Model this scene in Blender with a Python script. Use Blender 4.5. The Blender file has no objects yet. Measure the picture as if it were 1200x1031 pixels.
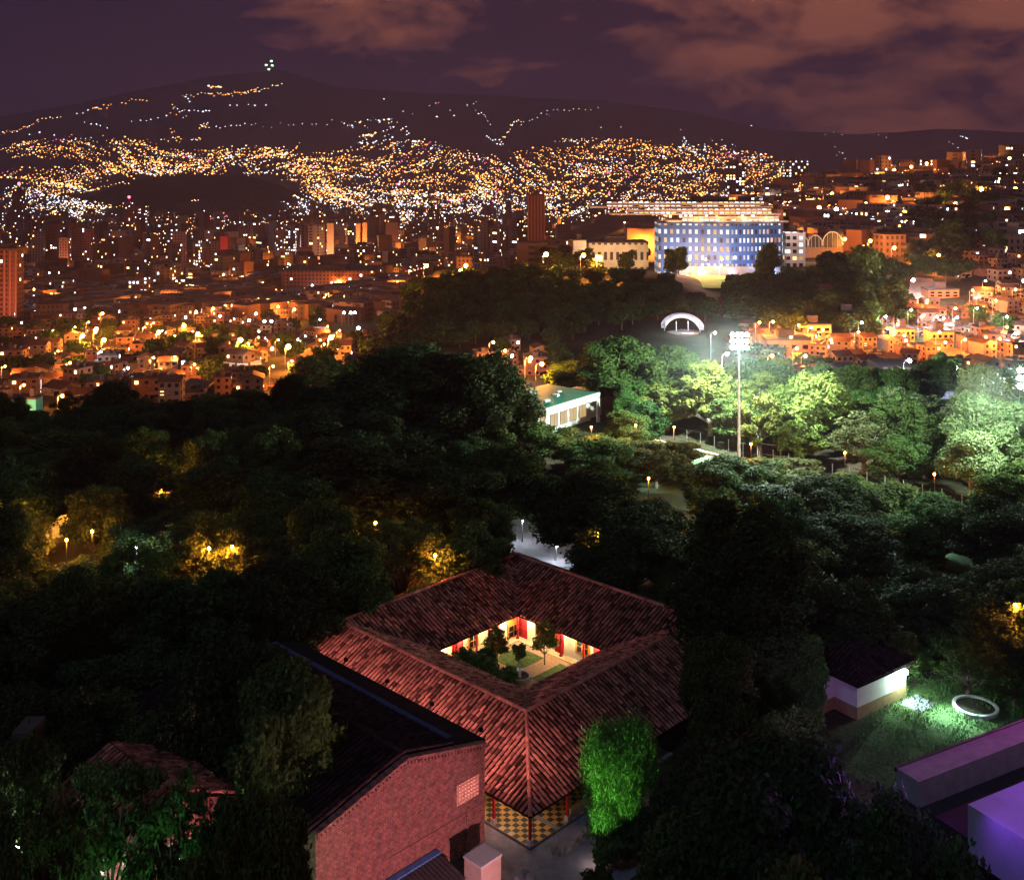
import bpy, math, random
import numpy as np
from mathutils import Vector, Matrix

# ------------------------------------------------------------------ camera, world, lights, exposure
S = bpy.context.scene
COL = S.collection
F, YH, ZC = 1290.0, 182.0, 52.0          # focal length in pixels of a 1200 px frame, horizon row, camera height
cam = bpy.data.cameras.new('camera'); cam.sensor_width = 36; cam.sensor_fit = 'HORIZONTAL'
cam.lens = 36*F/1200; cam.shift_y = -(515.5-YH)/1200; cam.clip_start = .5; cam.clip_end = 40000
co = bpy.data.objects.new('camera', cam); COL.objects.link(co)
co.location = (0, 0, ZC); co.rotation_euler = (math.radians(90), 0, 0); S.camera = co

S.view_settings.view_transform = 'Standard'; S.view_settings.look = 'None'
S.view_settings.exposure = 0.0; S.view_settings.gamma = 1
S.cycles.max_bounces = 5; S.cycles.diffuse_bounces = 2; S.cycles.glossy_bounces = 2
S.cycles.transmission_bounces = 3; S.cycles.volume_bounces = 0
S.cycles.sample_clamp_indirect = 2.0; S.cycles.use_light_tree = True

W = bpy.data.worlds.new('World'); S.world = W; W.use_nodes = True
def sky_world():
    nt = W.node_tree; N = nt.nodes; L = nt.links; N.clear()
    out = N.new('ShaderNodeOutputWorld'); bg = N.new('ShaderNodeBackground'); L.new(bg.outputs[0], out.inputs[0])
    tc = N.new('ShaderNodeTexCoord')
    mp = N.new('ShaderNodeMapping'); mp.inputs['Scale'].default_value = (1, 1, 2.3); L.new(tc.outputs['Generated'], mp.inputs[0])
    mp.inputs['Location'].default_value = (.37, 0, .11)
    n1 = N.new('ShaderNodeTexNoise'); n1.inputs['Scale'].default_value = 7.5; n1.inputs['Detail'].default_value = 9
    n1.inputs['Roughness'].default_value = .62; n1.inputs['Distortion'].default_value = .25; L.new(mp.outputs[0], n1.inputs[0])
    sp = N.new('ShaderNodeSeparateXYZ'); L.new(tc.outputs['Generated'], sp.inputs[0])
    def M(op, a, b=None, clamp=False):
        m = N.new('ShaderNodeMath'); m.operation = op; m.use_clamp = clamp
        for i, v in enumerate((a, b)):
            if v is None: continue
            if isinstance(v, (int, float)): m.inputs[i].default_value = v
            else: L.new(v, m.inputs[i])
        return m.outputs[0]
    # more cloud higher up and to the right, where the city glow lights it from below
    bias = M('ADD', M('MULTIPLY', sp.outputs['X'], .36), M('MULTIPLY', M('MINIMUM', sp.outputs['Z'], .16), 1.25))
    dens = M('ADD', n1.outputs['Fac'], bias)
    cl = M('MULTIPLY', M('SUBTRACT', dens, .61), 5.6, True)
    mx = N.new('ShaderNodeMixRGB'); L.new(cl, mx.inputs[0])
    base = N.new('ShaderNodeMixRGB')
    L.new(M('ADD', M('MULTIPLY', sp.outputs['X'], 1.1), .5, True), base.inputs[0])
    base.inputs[1].default_value = (.0155, .0105, .029, 1); base.inputs[2].default_value = (.029, .0125, .025, 1)
    L.new(base.outputs[0], mx.inputs[1]); mx.inputs[2].default_value = (.34, .105, .060, 1)
    up = N.new('ShaderNodeMixRGB'); L.new(M('MULTIPLY', M('SUBTRACT', sp.outputs['Z'], .2), 2.5, True), up.inputs[0])
    L.new(mx.outputs[0], up.inputs[1]); up.inputs[2].default_value = (.034, .042, .062, 1); mx = up
    L.new(mx.outputs[0], bg.inputs[0]); bg.inputs[1].default_value = 1.0
sky_world()

def light(name, kind, loc, color, power, size=.3, target=None, angle=None, parent=None, blend=.6):
    d = bpy.data.lights.new(name, kind); d.color = color; d.energy = power
    if kind in ('POINT', 'SPOT'): d.shadow_soft_size = size
    if kind == 'SPOT': d.spot_size = math.radians(angle); d.spot_blend = blend
    if kind == 'AREA': d.size = size
    o = bpy.data.objects.new(name, d); COL.objects.link(o); o.location = loc
    if target is not None:
        o.rotation_euler = (Vector(target)-Vector(loc)).to_track_quat('-Z', 'Y').to_euler()
    if parent is not None: o.parent = parent
    return o
sun = bpy.data.lights.new('fill_sun', 'SUN'); sun.energy = .27; sun.angle = math.radians(3); sun.color = (.42, .62, 1)  # dim blue sun added as fill for the dark trees, no visible moon
so = bpy.data.objects.new('fill_sun', sun); COL.objects.link(so)
so.rotation_euler = Vector((.45, .75, -.9)).to_track_quat('-Z', 'Y').to_euler()

R = np.random.RandomState(7); random.seed(7)
PI = math.pi
# ------------------------------------------------------------------ helpers: objects
def tag(o, label=None, cat=None, group=None, kind=None):
    if label: o['label'] = label
    if cat: o['category'] = cat
    if group: o['group'] = group
    if kind: o['kind'] = kind
    return o
def empty(name, loc, rz=0):
    o = bpy.data.objects.new(name, None); COL.objects.link(o); o.location = loc; o.rotation_euler = (0, 0, rz)
    o.empty_display_size = .5
    return o
def copy_tree(o, parent=None):
    c = o.copy(); COL.objects.link(c); c.parent = parent
    for ch in list(KIDS.get(o.as_pointer(), [])):
        k = copy_tree(ch, c); KIDS.setdefault(c.as_pointer(), []).append(k)
    return c
KIDS = {}
def adopt(o, parent):
    if parent is not None:
        o.parent = parent; KIDS.setdefault(parent.as_pointer(), []).append(o)
def mesh_np(name, V, Fc, mats, parent=None, mi=None, smooth=False, attr=None, loc=None):
    me = bpy.data.meshes.new(name)
    V = np.asarray(V, dtype=np.float32).reshape(-1, 3); me.vertices.add(len(V)); me.vertices.foreach_set('co', V.ravel())
    if isinstance(Fc, np.ndarray):
        n, k = Fc.shape; me.loops.add(n*k); me.polygons.add(n)
        me.loops.foreach_set('vertex_index', Fc.astype(np.int32).ravel())
        me.polygons.foreach_set('loop_start', np.arange(0, n*k, k, dtype=np.int32))
        me.polygons.foreach_set('loop_total', np.full(n, k, dtype=np.int32))
    else:
        n = len(Fc); tot = [len(f) for f in Fc]; me.loops.add(sum(tot)); me.polygons.add(n)
        me.loops.foreach_set('vertex_index', np.concatenate([np.asarray(f, dtype=np.int32) for f in Fc]))
        me.polygons.foreach_set('loop_start', np.concatenate([[0], np.cumsum(tot)[:-1]]).astype(np.int32))
        me.polygons.foreach_set('loop_total', np.asarray(tot, dtype=np.int32))
    for m in (mats if isinstance(mats, (list, tuple)) else [mats]): me.materials.append(m)
    if mi is not None: me.polygons.foreach_set('material_index', np.asarray(mi, dtype=np.int32))
    me.polygons.foreach_set('use_smooth', np.full(n, bool(smooth)))
    if attr is not None:
        a = me.attributes.new('tint', 'FLOAT', 'FACE'); a.data.foreach_set('value', np.asarray(attr, dtype=np.float32))
    me.update(calc_edges=True)
    o = bpy.data.objects.new(name, me); COL.objects.link(o)
    if loc is not None: o.location = loc
    adopt(o, parent)
    return o
class MB:
    """collects shapes, builds ONE mesh"""
    def __init__(s): s.v = []; s.f = []; s.m = []; s.t = []
    def add(s, vs, fs, m=0, t=.5):
        b = len(s.v); s.v += [tuple(v) for v in vs]
        for f in fs: s.f.append([b+i for i in f]); s.m.append(m); s.t.append(t)
    def box(s, x0, x1, y0, y1, z0, z1, m=0, t=.5):
        s.add([(x0,y0,z0),(x1,y0,z0),(x1,y1,z0),(x0,y1,z0),(x0,y0,z1),(x1,y0,z1),(x1,y1,z1),(x0,y1,z1)],
              [(0,3,2,1),(4,5,6,7),(0,1,5,4),(1,2,6,5),(2,3,7,6),(3,0,4,7)], m, t)
    def obox(s, c, u, hw, hd, z0, z1, m=0, t=.5):
        """box round c, long axis u (unit xy), half length hw, half depth hd"""
        ux, uy = u; nx, ny = -uy, ux
        P = [(c[0]+a*hw*ux+b*hd*nx, c[1]+a*hw*uy+b*hd*ny) for a, b in ((-1,-1),(1,-1),(1,1),(-1,1))]
        s.add([(x,y,z0) for x,y in P]+[(x,y,z1) for x,y in P],
              [(0,3,2,1),(4,5,6,7),(0,1,5,4),(1,2,6,5),(2,3,7,6),(3,0,4,7)], m, t)
    def tube(s, pts, rad, n=6, m=0, cap=True):
        pts = [Vector(p) for p in pts]; rad = rad if isinstance(rad, (list, tuple)) else [rad]*len(pts)
        b = len(s.v)
        for i, p in enumerate(pts):
            d = (pts[min(i+1, len(pts)-1)]-pts[max(i-1, 0)]).normalized()
            a = d.orthogonal().normalized() if abs(d.z) < .95 else Vector((1, 0, 0))
            a = (a-d*a.dot(d)).normalized(); c = d.cross(a)
            for k in range(n):
                q = p+(a*math.cos(2*PI*k/n)+c*math.sin(2*PI*k/n))*rad[i]; s.v.append(tuple(q))
        for i in range(len(pts)-1):
            for k in range(n):
                k2 = (k+1) % n; s.f.append([b+i*n+k, b+i*n+k2, b+(i+1)*n+k2, b+(i+1)*n+k]); s.m.append(m); s.t.append(.5)
        if cap:
            s.f.append([b+k for k in range(n)][::-1]); s.m.append(m); s.t.append(.5)
            e = b+(len(pts)-1)*n; s.f.append([e+k for k in range(n)]); s.m.append(m); s.t.append(.5)
    def ball(s, c, r, m=0, n=8, k=5, sz=1.0):
        b = len(s.v)
        for i in range(1, k):
            a = PI*i/k
            for j in range(n): s.v.append((c[0]+r*math.sin(a)*math.cos(2*PI*j/n), c[1]+r*math.sin(a)*math.sin(2*PI*j/n), c[2]+r*sz*math.cos(a)))
        t = len(s.v); s.v.append((c[0], c[1], c[2]+r*sz)); s.v.append((c[0], c[1], c[2]-r*sz))
        for i in range(k-2):
            for j in range(n):
                j2 = (j+1) % n; s.f.append([b+i*n+j, b+(i+1)*n+j, b+(i+1)*n+j2, b+i*n+j2]); s.m.append(m); s.t.append(.5)
        for j in range(n):
            j2 = (j+1) % n
            s.f.append([t, b+j, b+j2]); s.f.append([t+1, b+(k-2)*n+j2, b+(k-2)*n+j]); s.m += [m, m]; s.t += [.5, .5]
    def build(s, name, mats, parent=None, smooth=False, loc=None):
        return mesh_np(name, s.v, s.f, mats, parent, s.m, smooth, s.t, loc)

# ------------------------------------------------------------------ helpers: materials
def mat(name, col, rough=.85, var=.25, scale=1.5, bump=.0, tint=0.0, metal=0.0, col2=None, spec=.3, bscale=None):
    m = bpy.data.materials.new(name); m.use_nodes = True; N = m.node_tree.nodes; L = m.node_tree.links
    b = N['Principled BSDF']; b.inputs['Roughness'].default_value = rough; b.inputs['Metallic'].default_value = metal
    b.inputs['Specular IOR Level'].default_value = spec
    tc = N.new('ShaderNodeTexCoord'); n = N.new('ShaderNodeTexNoise'); n.inputs['Scale'].default_value = scale
    n.inputs['Detail'].default_value = 6; n.inputs['Roughness'].default_value = .65; L.new(tc.outputs['Object'], n.inputs[0])
    r = N.new('ShaderNodeMapRange'); r.inputs[1].default_value = .3; r.inputs[2].default_value = .7; L.new(n.outputs['Fac'], r.inputs[0])
    mx = N.new('ShaderNodeMixRGB'); L.new(r.outputs[0], mx.inputs[0])
    c2 = col2 if col2 else tuple(max(0, c*(1-var)) for c in col); c1 = col if col2 else tuple(min(1, c*(1+var)) for c in col)
    mx.inputs[1].default_value = (*c2, 1); mx.inputs[2].default_value = (*c1, 1)
    o = mx.outputs[0]
    if tint:
        a = N.new('ShaderNodeAttribute'); a.attribute_name = 'tint'
        mr = N.new('ShaderNodeMapRange'); L.new(a.outputs['Fac'], mr.inputs[0]); mr.inputs[3].default_value = 1-tint; mr.inputs[4].default_value = 1+tint
        mm = N.new('ShaderNodeVectorMath'); mm.operation = 'SCALE'; L.new(o, mm.inputs[0]); L.new(mr.outputs[0], mm.inputs['Scale']); o = mm.outputs[0]
    L.new(o, b.inputs['Base Color'])
    if bump:
        n2 = N.new('ShaderNodeTexNoise'); n2.inputs['Scale'].default_value = bscale or scale*8; n2.inputs['Detail'].default_value = 4
        L.new(tc.outputs['Object'], n2.inputs[0])
        bp = N.new('ShaderNodeBump'); bp.inputs['Strength'].default_value = bump; bp.inputs['Distance'].default_value = .1
        L.new(n2.outputs['Fac'], bp.inputs['Height']); L.new(bp.outputs[0], b.inputs['Normal'])
    return m
def emit(name, col, strength, sample=False):
    m = bpy.data.materials.new(name); m.use_nodes = True; N = m.node_tree.nodes; L = m.node_tree.links
    b = N['Principled BSDF']; b.inputs['Base Color'].default_value = (.05, .05, .05, 1)
    b.inputs['Emission Color'].default_value = (*col, 1); b.inputs['Emission Strength'].default_value = strength
    m.cycles.emission_sampling = 'FRONT' if sample else 'NONE'
    return m
def leafmat(name, c1, c2, trans=.25):
    m = bpy.data.materials.new(name); m.use_nodes = True; N = m.node_tree.nodes; L = m.node_tree.links
    b = N['Principled BSDF']; b.inputs['Roughness'].default_value = .7; b.inputs['Specular IOR Level'].default_value = .15
    a = N.new('ShaderNodeAttribute'); a.attribute_name = 'tint'
    oi = N.new('ShaderNodeObjectInfo'); tc = N.new('ShaderNodeTexCoord'); n = N.new('ShaderNodeTexNoise'); n.inputs['Scale'].default_value = .55
    L.new(tc.outputs['Object'], n.inputs[0])
    ad = N.new('ShaderNodeMath'); ad.operation = 'ADD'; L.new(a.outputs['Fac'], ad.inputs[0]); L.new(n.outputs['Fac'], ad.inputs[1])
    sb = N.new('ShaderNodeMath'); sb.operation = 'MULTIPLY_ADD'; sb.inputs[1].default_value = .8; sb.inputs[2].default_value = -.3; L.new(ad.outputs[0], sb.inputs[0]); sb.use_clamp = True
    mx = N.new('ShaderNodeMixRGB'); mx.inputs[1].default_value = (*c1, 1); mx.inputs[2].default_value = (*c2, 1); L.new(sb.outputs[0], mx.inputs[0])
    hs = N.new('ShaderNodeHueSaturation'); L.new(mx.outputs[0], hs.inputs['Color'])
    mr = N.new('ShaderNodeMapRange'); mr.inputs[3].default_value = .47; mr.inputs[4].default_value = .53; L.new(oi.outputs['Random'], mr.inputs[0]); L.new(mr.outputs[0], hs.inputs['Hue'])
    mr2 = N.new('ShaderNodeMapRange'); mr2.inputs[3].default_value = .8; mr2.inputs[4].default_value = 1.2; L.new(oi.outputs['Random'], mr2.inputs[0]); L.new(mr2.outputs[0], hs.inputs['Value'])
    L.new(hs.outputs[0], b.inputs['Base Color'])
    tr = N.new('ShaderNodeBsdfTranslucent'); L.new(hs.outputs[0], tr.inputs[0])
    ms = N.new('ShaderNodeMixShader'); ms.inputs[0].default_value = trans; L.new(b.outputs[0], ms.inputs[1]); L.new(tr.outputs[0], ms.inputs[2])
    L.new(ms.outputs[0], N['Material Output'].inputs[0])
    return m
def brickmat(name, c1, c2, mortar, sc=1.0):
    m = bpy.data.materials.new(name); m.use_nodes = True; N = m.node_tree.nodes; L = m.node_tree.links
    b = N['Principled BSDF']; b.inputs['Roughness'].default_value = .9
    tc = N.new('ShaderNodeTexCoord'); sp = N.new('ShaderNodeSeparateXYZ'); L.new(tc.outputs['Object'], sp.inputs[0])
    ad = N.new('ShaderNodeMath'); ad.operation = 'ADD'; L.new(sp.outputs[0], ad.inputs[0]); L.new(sp.outputs[1], ad.inputs[1])
    cb = N.new('ShaderNodeCombineXYZ'); L.new(ad.outputs[0], cb.inputs[0]); L.new(sp.outputs[2], cb.inputs[1])
    br = N.new('ShaderNodeTexBrick'); L.new(cb.outputs[0], br.inputs[0]); br.inputs['Scale'].default_value = sc
    br.inputs['Color1'].default_value = (*c1, 1); br.inputs['Color2'].default_value = (*c2, 1); br.inputs['Mortar'].default_value = (*mortar, 1)
    br.inputs['Mortar Size'].default_value = .028; br.inputs['Brick Width'].default_value = .42; br.inputs['Row Height'].default_value = .17; br.inputs['Bias'].default_value = -.2
    n = N.new('ShaderNodeTexNoise'); n.inputs['Scale'].default_value = 2.2; n.inputs['Detail'].default_value = 9; n.inputs['Roughness'].default_value = .7; L.new(tc.outputs['Object'], n.inputs[0])
    r = N.new('ShaderNodeMapRange'); r.inputs[1].default_value = .3; r.inputs[2].default_value = .7; r.inputs[3].default_value = .35; r.inputs[4].default_value = 1.3; L.new(n.outputs['Fac'], r.inputs[0])
    v = N.new('ShaderNodeVectorMath'); v.operation = 'SCALE'; L.new(br.outputs['Color'], v.inputs[0]); L.new(r.outputs[0], v.inputs['Scale'])
    L.new(v.outputs[0], b.inputs['Base Color'])
    bp = N.new('ShaderNodeBump'); bp.inputs['Strength'].default_value = .5; bp.inputs['Distance'].default_value = .02; bp.invert = True
    L.new(br.outputs['Fac'], bp.inputs['Height']); L.new(bp.outputs[0], b.inputs['Normal'])
    return m
def windowmat(name, wall, cw, ch, frac, lit, strength, dark=(.01, .012, .02), thr=.5, warm=.4):
    """wall with a grid of windows (cw x ch metres), some of the rooms lit; on distant buildings"""
    m = bpy.data.materials.new(name); m.use_nodes = True; N = m.node_tree.nodes; L = m.node_tree.links
    b = N['Principled BSDF']; b.inputs['Roughness'].default_value = .8
    def M(op, a, c=None, clamp=False):
        q = N.new('ShaderNodeMath'); q.operation = op; q.use_clamp = clamp
        for i, v in enumerate((a, c)):
            if v is None: continue
            if isinstance(v, (int, float)): q.inputs[i].default_value = v
            else: L.new(v, q.inputs[i])
        return q.outputs[0]
    tc = N.new('ShaderNodeTexCoord'); sp = N.new('ShaderNodeSeparateXYZ'); L.new(tc.outputs['Object'], sp.inputs[0])
    ge = N.new('ShaderNodeNewGeometry'); oi = N.new('ShaderNodeObjectInfo')
    h = M('DIVIDE', M('ADD', M('ADD', sp.outputs[0], sp.outputs[1]), 500.0), cw); v = M('DIVIDE', M('ADD', sp.outputs[2], 500.0), ch)
    fh, fv = M('FRACT', h), M('FRACT', v)
    a = (1-frac)/2
    inh = M('MULTIPLY', M('GREATER_THAN', fh, a), M('LESS_THAN', fh, 1-a)); inv = M('MULTIPLY', M('GREATER_THAN', fv, .25), M('LESS_THAN', fv, .78))
    win = M('MULTIPLY', inh, inv)
    # no windows on roofs
    tcn = N.new('ShaderNodeSeparateXYZ'); L.new(ge.outputs['True Normal'], tcn.inputs[0]); win = M('MULTIPLY', win, M('LESS_THAN', M('ABSOLUTE', tcn.outputs[2]), .5))
    cb = N.new('ShaderNodeCombineXYZ'); L.new(M('FLOOR', h), cb.inputs[0]); L.new(M('FLOOR', v), cb.inputs[1]); L.new(M('MULTIPLY', oi.outputs['Random'], 91.0), cb.inputs[2])
    wn = N.new('ShaderNodeTexWhiteNoise'); wn.noise_dimensions = '3D'; L.new(cb.outputs[0], wn.inputs[0])
    on = M('LESS_THAN', wn.outputs['Value'], lit)
    sc = N.new('ShaderNodeSeparateColor'); L.new(wn.outputs['Color'], sc.inputs[0])
    mx = N.new('ShaderNodeMixRGB'); L.new(win, mx.inputs[0]); mx.inputs[1].default_value = (*wall, 1); mx.inputs[2].default_value = (*dark, 1)
    n = N.new('ShaderNodeTexNoise'); n.inputs['Scale'].default_value = .15; n.inputs['Detail'].default_value = 5; L.new(tc.outputs['Object'], n.inputs[0])
    vv = N.new('ShaderNodeVectorMath'); vv.operation = 'SCALE'; L.new(mx.outputs[0], vv.inputs[0]); L.new(M('ADD', M('MULTIPLY', n.outputs['Fac'], .8), .6), vv.inputs['Scale'])
    L.new(vv.outputs[0], b.inputs['Base Color'])
    ec = N.new('ShaderNodeMixRGB'); L.new(M('GREATER_THAN', sc.outputs[1], warm), ec.inputs[0]); ec.inputs[1].default_value = (1, .55, .2, 1); ec.inputs[2].default_value = (.85, .92, 1, 1)
    L.new(ec.outputs[0], b.inputs['Emission Color'])
    L.new(M('MULTIPLY', M('MULTIPLY', win, on), M('MULTIPLY', M('ADD', sc.outputs[2], .25), strength)), b.inputs['Emission Strength'])
    m.cycles.emission_sampling = 'NONE'
    return m

# ------------------------------------------------------------------ terrain
PROF = {   # column (pixel azimuth): (distance, height) pairs
 -500: [(0,0),(190,0),(300,-22),(366,-32),(600,-50),(1000,-70),(1600,-100),(2600,-140),(4300,-172)],
 0:    [(0,0),(190,0),(300,-22),(366,-32),(600,-50),(1000,-70),(1600,-100),(2600,-140),(4300,-172)],
 220:  [(0,0),(200,0),(300,-20),(366,-30),(600,-50),(1000,-68),(1600,-98),(2600,-140),(4300,-172)],
 430:  [(0,0),(230,0),(300,-12),(420,-30),(600,-46),(900,-60),(1400,-80),(2300,-112),(4300,-165)],
 520:  [(0,0),(240,0),(290,-10),(360,-14),(430,-10),(500,2),(560,-8),(700,-45),(900,-60),(1400,-80),(2300,-112),(4300,-160)],
 640:  [(0,0),(240,0),(290,-10),(340,-14),(400,-8),(450,3),(520,2),(640,-10),(900,-40),(1400,-70),(2300,-105),(4300,-150)],
 760:  [(0,0),(240,0),(290,-8),(340,-9),(400,-6),(440,3),(480,1),(520,-4),(640,-6),(900,-20),(1400,-45),(2300,-80),(4300,-140)],
 850:  [(0,0),(240,0),(290,-8),(340,-9),(380,-8),(430,-7),(480,-6),(520,-5),(640,0),(900,5),(1100,0),(1500,-30),(2300,-70),(4300,-140)],
 960:  [(0,0),(240,0),(290,-14),(340,-17),(400,-12),(440,-4),(500,-3),(560,0),(800,12),(1100,28),(1400,0),(2300,-60),(4300,-140)],
 1060: [(0,0),(240,0),(290,-14),(340,-18),(420,-14),(500,-6),(600,4),(800,18),(1100,40),(1500,20),(2300,-40),(4300,-120)],
 1200: [(0,0),(240,0),(290,-14),(340,-18),(420,-12),(500,0),(650,12),(900,28),(1200,54),(1600,30),(2300,-30),(4300,-100)],
 1800: [(0,0),(240,0),(290,-14),(340,-18),(420,-12),(500,5),(650,20),(900,40),(1200,70),(1600,60),(2300,0),(4300,-50)],
}
PK = sorted(PROF)
RIDGE = ([-500,0,100,190,250,330,400,480,600,700,800,900,1000,1100,1200,1800],
         [150,138,120,100,88,82,104,108,112,118,130,150,158,152,154,140])
def hgt(X, Y):
    X = np.asarray(X, float); Y = np.asarray(Y, float); X, Y = np.broadcast_arrays(X, Y)
    Ys = np.maximum(Y, 1.0); u = np.clip(600+F*X/Ys, PK[0], PK[-1])
    P = np.stack([np.interp(Ys, [a for a, _ in PROF[k]], [b for _, b in PROF[k]]) for k in PK])
    idx = np.clip(np.searchsorted(PK, u)-1, 0, len(PK)-2); ks = np.array(PK, float)
    t = (u-ks[idx])/(ks[idx+1]-ks[idx]); t = t*t*(3-2*t)
    a = np.take_along_axis(P, idx[None], 0)[0]; b = np.take_along_axis(P, idx[None]+1, 0)[0]
    z = a*(1-t)+b*t
    # gentle relief
    rel = np.clip((Ys-320)/600, 0, 1)
    z = z+rel*(3*np.sin(X/61+Y/97)+2.4*np.sin(X/37-Y/53+1.3))*np.clip(1-(Ys-3000)/2000, .3, 1)
    # lone dark hill in the valley
    cx, cy = -925.0, 3250.0
    g = np.exp(-(np.abs((X-cx)/330.)**3.0)-((Y-cy)/420.)**2); z = z+g*118
    g = np.exp(-(np.abs((X-cx+100)/700.)**2.4)-((Y-cy)/520.)**2); z = z+g*28
    # the mountain range beyond
    m = np.clip((Ys-4300)/5700, 0, None)
    top = ZC+(YH-np.interp(u, *RIDGE))/F*10000
    basez = z
    k = np.clip(m, 0, 1)
    prof = .42*k+.58*k**2.2
    up = np.where(m > 1, 1-(m-1)*.8, prof)
    rid = (np.sin(X/410+1.2*np.sin(Y/900))*.5+np.sin(X/173-Y/640)*.32+np.sin(X/77+Y/300)*.16)
    amp = np.clip(m*4, 0, 1)*np.clip(1.25-m, .1, 1)
    z = np.where(m > 0, basez+(top-basez)*up+rid*amp*48, z)
    return z
def H(x, y): return float(hgt(x, y))
def G(px, py, up=0.0, y0=30.0, y1=9950.0):
    """point of the ground (raised by up) seen in that direction"""
    s = (px-600)/F; v = (py-YH)/F
    Yv = np.geomspace(y0, y1, 1400); z = hgt(s*Yv, Yv)+up; ray = ZC-v*Yv
    w = np.where(z >= ray)[0]
    if len(w) == 0: return None
    i = w[0]
    if i > 0:
        d0 = ray[i-1]-z[i-1]; d1 = z[i]-ray[i]; t = d0/(d0+d1+1e-9); Y = Yv[i-1]+(Yv[i]-Yv[i-1])*t
    else: Y = Yv[0]
    return Vector((s*Y, Y, H(s*Y, Y)))
def PX(p): return 600+F*p[0]/p[1], YH-F*(p[2]-ZC)/p[1]
def at(px, Y): return (px-600)/F*Y
def on(px, Y): x = at(px, Y); return Vector((x, Y, H(x, Y)))

def terrain():
    ys = np.concatenate([np.linspace(-250, 180, 44), np.geomspace(190, 13500, 330)]); ss = np.linspace(-.95, .95, 330)
    Yg, Sg = np.meshgrid(ys, ss, indexing='ij'); Xg = Sg*(Yg+300); Z = hgt(Xg, Yg)
    V = np.stack([Xg, Yg, Z], -1).reshape(-1, 3); n, k = len(ys), len(ss)
    i = np.arange((n-1)*k).reshape(n-1, k)[:, :-1].ravel()
    Fc = np.stack([i, i+1, i+k+1, i+k], -1)
    m = bpy.data.materials.new('ground_cover'); m.use_nodes = True; N = m.node_tree.nodes; L = m.node_tree.links
    b = N['Principled BSDF']; b.inputs['Roughness'].default_value = .95; b.inputs['Specular IOR Level'].default_value = .1
    ge = N.new('ShaderNodeNewGeometry'); n1 = N.new('ShaderNodeTexNoise'); n1.inputs['Scale'].default_value = .05; n1.inputs['Detail'].default_value = 9
    n1.inputs['Roughness'].default_value = .7; L.new(ge.outputs['Position'], n1.inputs[0])
    n2 = N.new('ShaderNodeTexNoise'); n2.inputs['Scale'].default_value = 1.7; n2.inputs['Detail'].default_value = 6; L.new(ge.outputs['Position'], n2.inputs[0])
    c = N.new('ShaderNodeValToRGB'); L.new(n1.outputs['Fac'], c.inputs[0])
    c.color_ramp.elements[0].position = .38; c.color_ramp.elements[0].color = (.028, .036, .014, 1)
    c.color_ramp.elements[1].position = .62; c.color_ramp.elements[1].color = (.085, .062, .045, 1)
    c2 = N.new('ShaderNodeValToRGB'); L.new(n2.outputs['Fac'], c2.inputs[0])
    c2.color_ramp.elements[0].position = .3; c2.color_ramp.elements[0].color = (.6, .6, .6, 1); c2.color_ramp.elements[1].position = .7; c2.color_ramp.elements[1].color = (1.3, 1.3, 1.3, 1)
    mu = N.new('ShaderNodeMixRGB'); mu.blend_type = 'MULTIPLY'; mu.inputs[0].default_value = 1; L.new(c.outputs[0], mu.inputs[1]); L.new(c2.outputs[0], mu.inputs[2])
    L.new(mu.outputs[0], b.inputs['Base Color'])
    o = mesh_np('ground', V, Fc, m, smooth=True); tag(o, kind='structure')
terrain()

# ------------------------------------------------------------------ shared materials
M_tile = mat('clay_roof_tile', (.34, .125, .09), .9, .45, .55, .0, .7, spec=.08)
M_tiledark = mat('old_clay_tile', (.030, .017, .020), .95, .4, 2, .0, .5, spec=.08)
M_cream = mat('cream_plaster', (.76, .66, .46), .9, .08, 1.2, .1)
M_white = mat('white_plaster', (.66, .62, .58), .9, .1, .8, .15)
M_dado = mat('ochre_dado', (.30, .19, .09), .9, .2, 2)
M_red = mat('red_paint', (.52, .02, .03), .5, .15, 3)
M_orange = mat('varnished_wood', (.50, .20, .04), .5, .3, 4)
M_wood = mat('dark_beam', (.025, .011, .010), .95, .3, 4, spec=.05)
M_under = mat('roof_boarding', (.55, .36, .2), .9, .15, 3)
M_brick = brickmat('brickwork', (.46, .15, .115), (.27, .085, .07), (.16, .10, .09))
M_soot = mat('tarred_board', (.012, .012, .015), .95, .3, 1, spec=.04)
M_blue = mat('blue_flashing', (.10, .22, .50), .45, .2, 2, metal=.1)
M_conc = mat('concrete', (.30, .28, .27), .9, .3, 1.1, .3)
M_pave = mat('paving', (.24, .23, .26), .9, .3, .8, .3)
M_asph = mat('asphalt', (.05, .05, .052), .9, .25, .4, .2)
M_metal = mat('galvanised_steel', (.42, .44, .46), .45, .15, 2, metal=.6)
M_dark = mat('dark_metal', (.03, .03, .035), .5, .2, 3, metal=.4)
M_bark = mat('bark', (.11, .08, .06), .95, .4, 3, .6)
M_palebark = mat('pale_bark', (.42, .38, .33), .9, .35, 3, .5)
M_green_roof = mat('green_roof_sheet', (.03, .15, .10), .7, .3, .7, .1)
M_purple = mat('painted_concrete', (.34, .30, .36), .85, .2, 1.2, .3)
M_glass = mat('dark_window', (.012, .014, .02), .15, .2, 2, spec=.6)
M_turf = mat('mown_turf', (.07, .12, .03), .95, .6, 2.2, .6, bscale=14)
M_court = mat('court_surface', (.17, .30, .17), .9, .2, .35, .1)
M_line = mat('line_paint', (.78, .78, .74), .8, .08, 2)
E_warm = emit('lit_window_warm', (1, .55, .18), 7)
E_white = emit('lit_window_white', (.9, .95, 1), 9)
E_sodium = emit('sodium_lamp', (1, .42, .08), 34)
E_cool = emit('cool_lamp', (.85, .95, 1), 40)
E_flood = emit('floodlight_lamp', (.86, .96, 1), 60)
E_red = emit('beacon', (1, .06, .12), 14)

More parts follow.
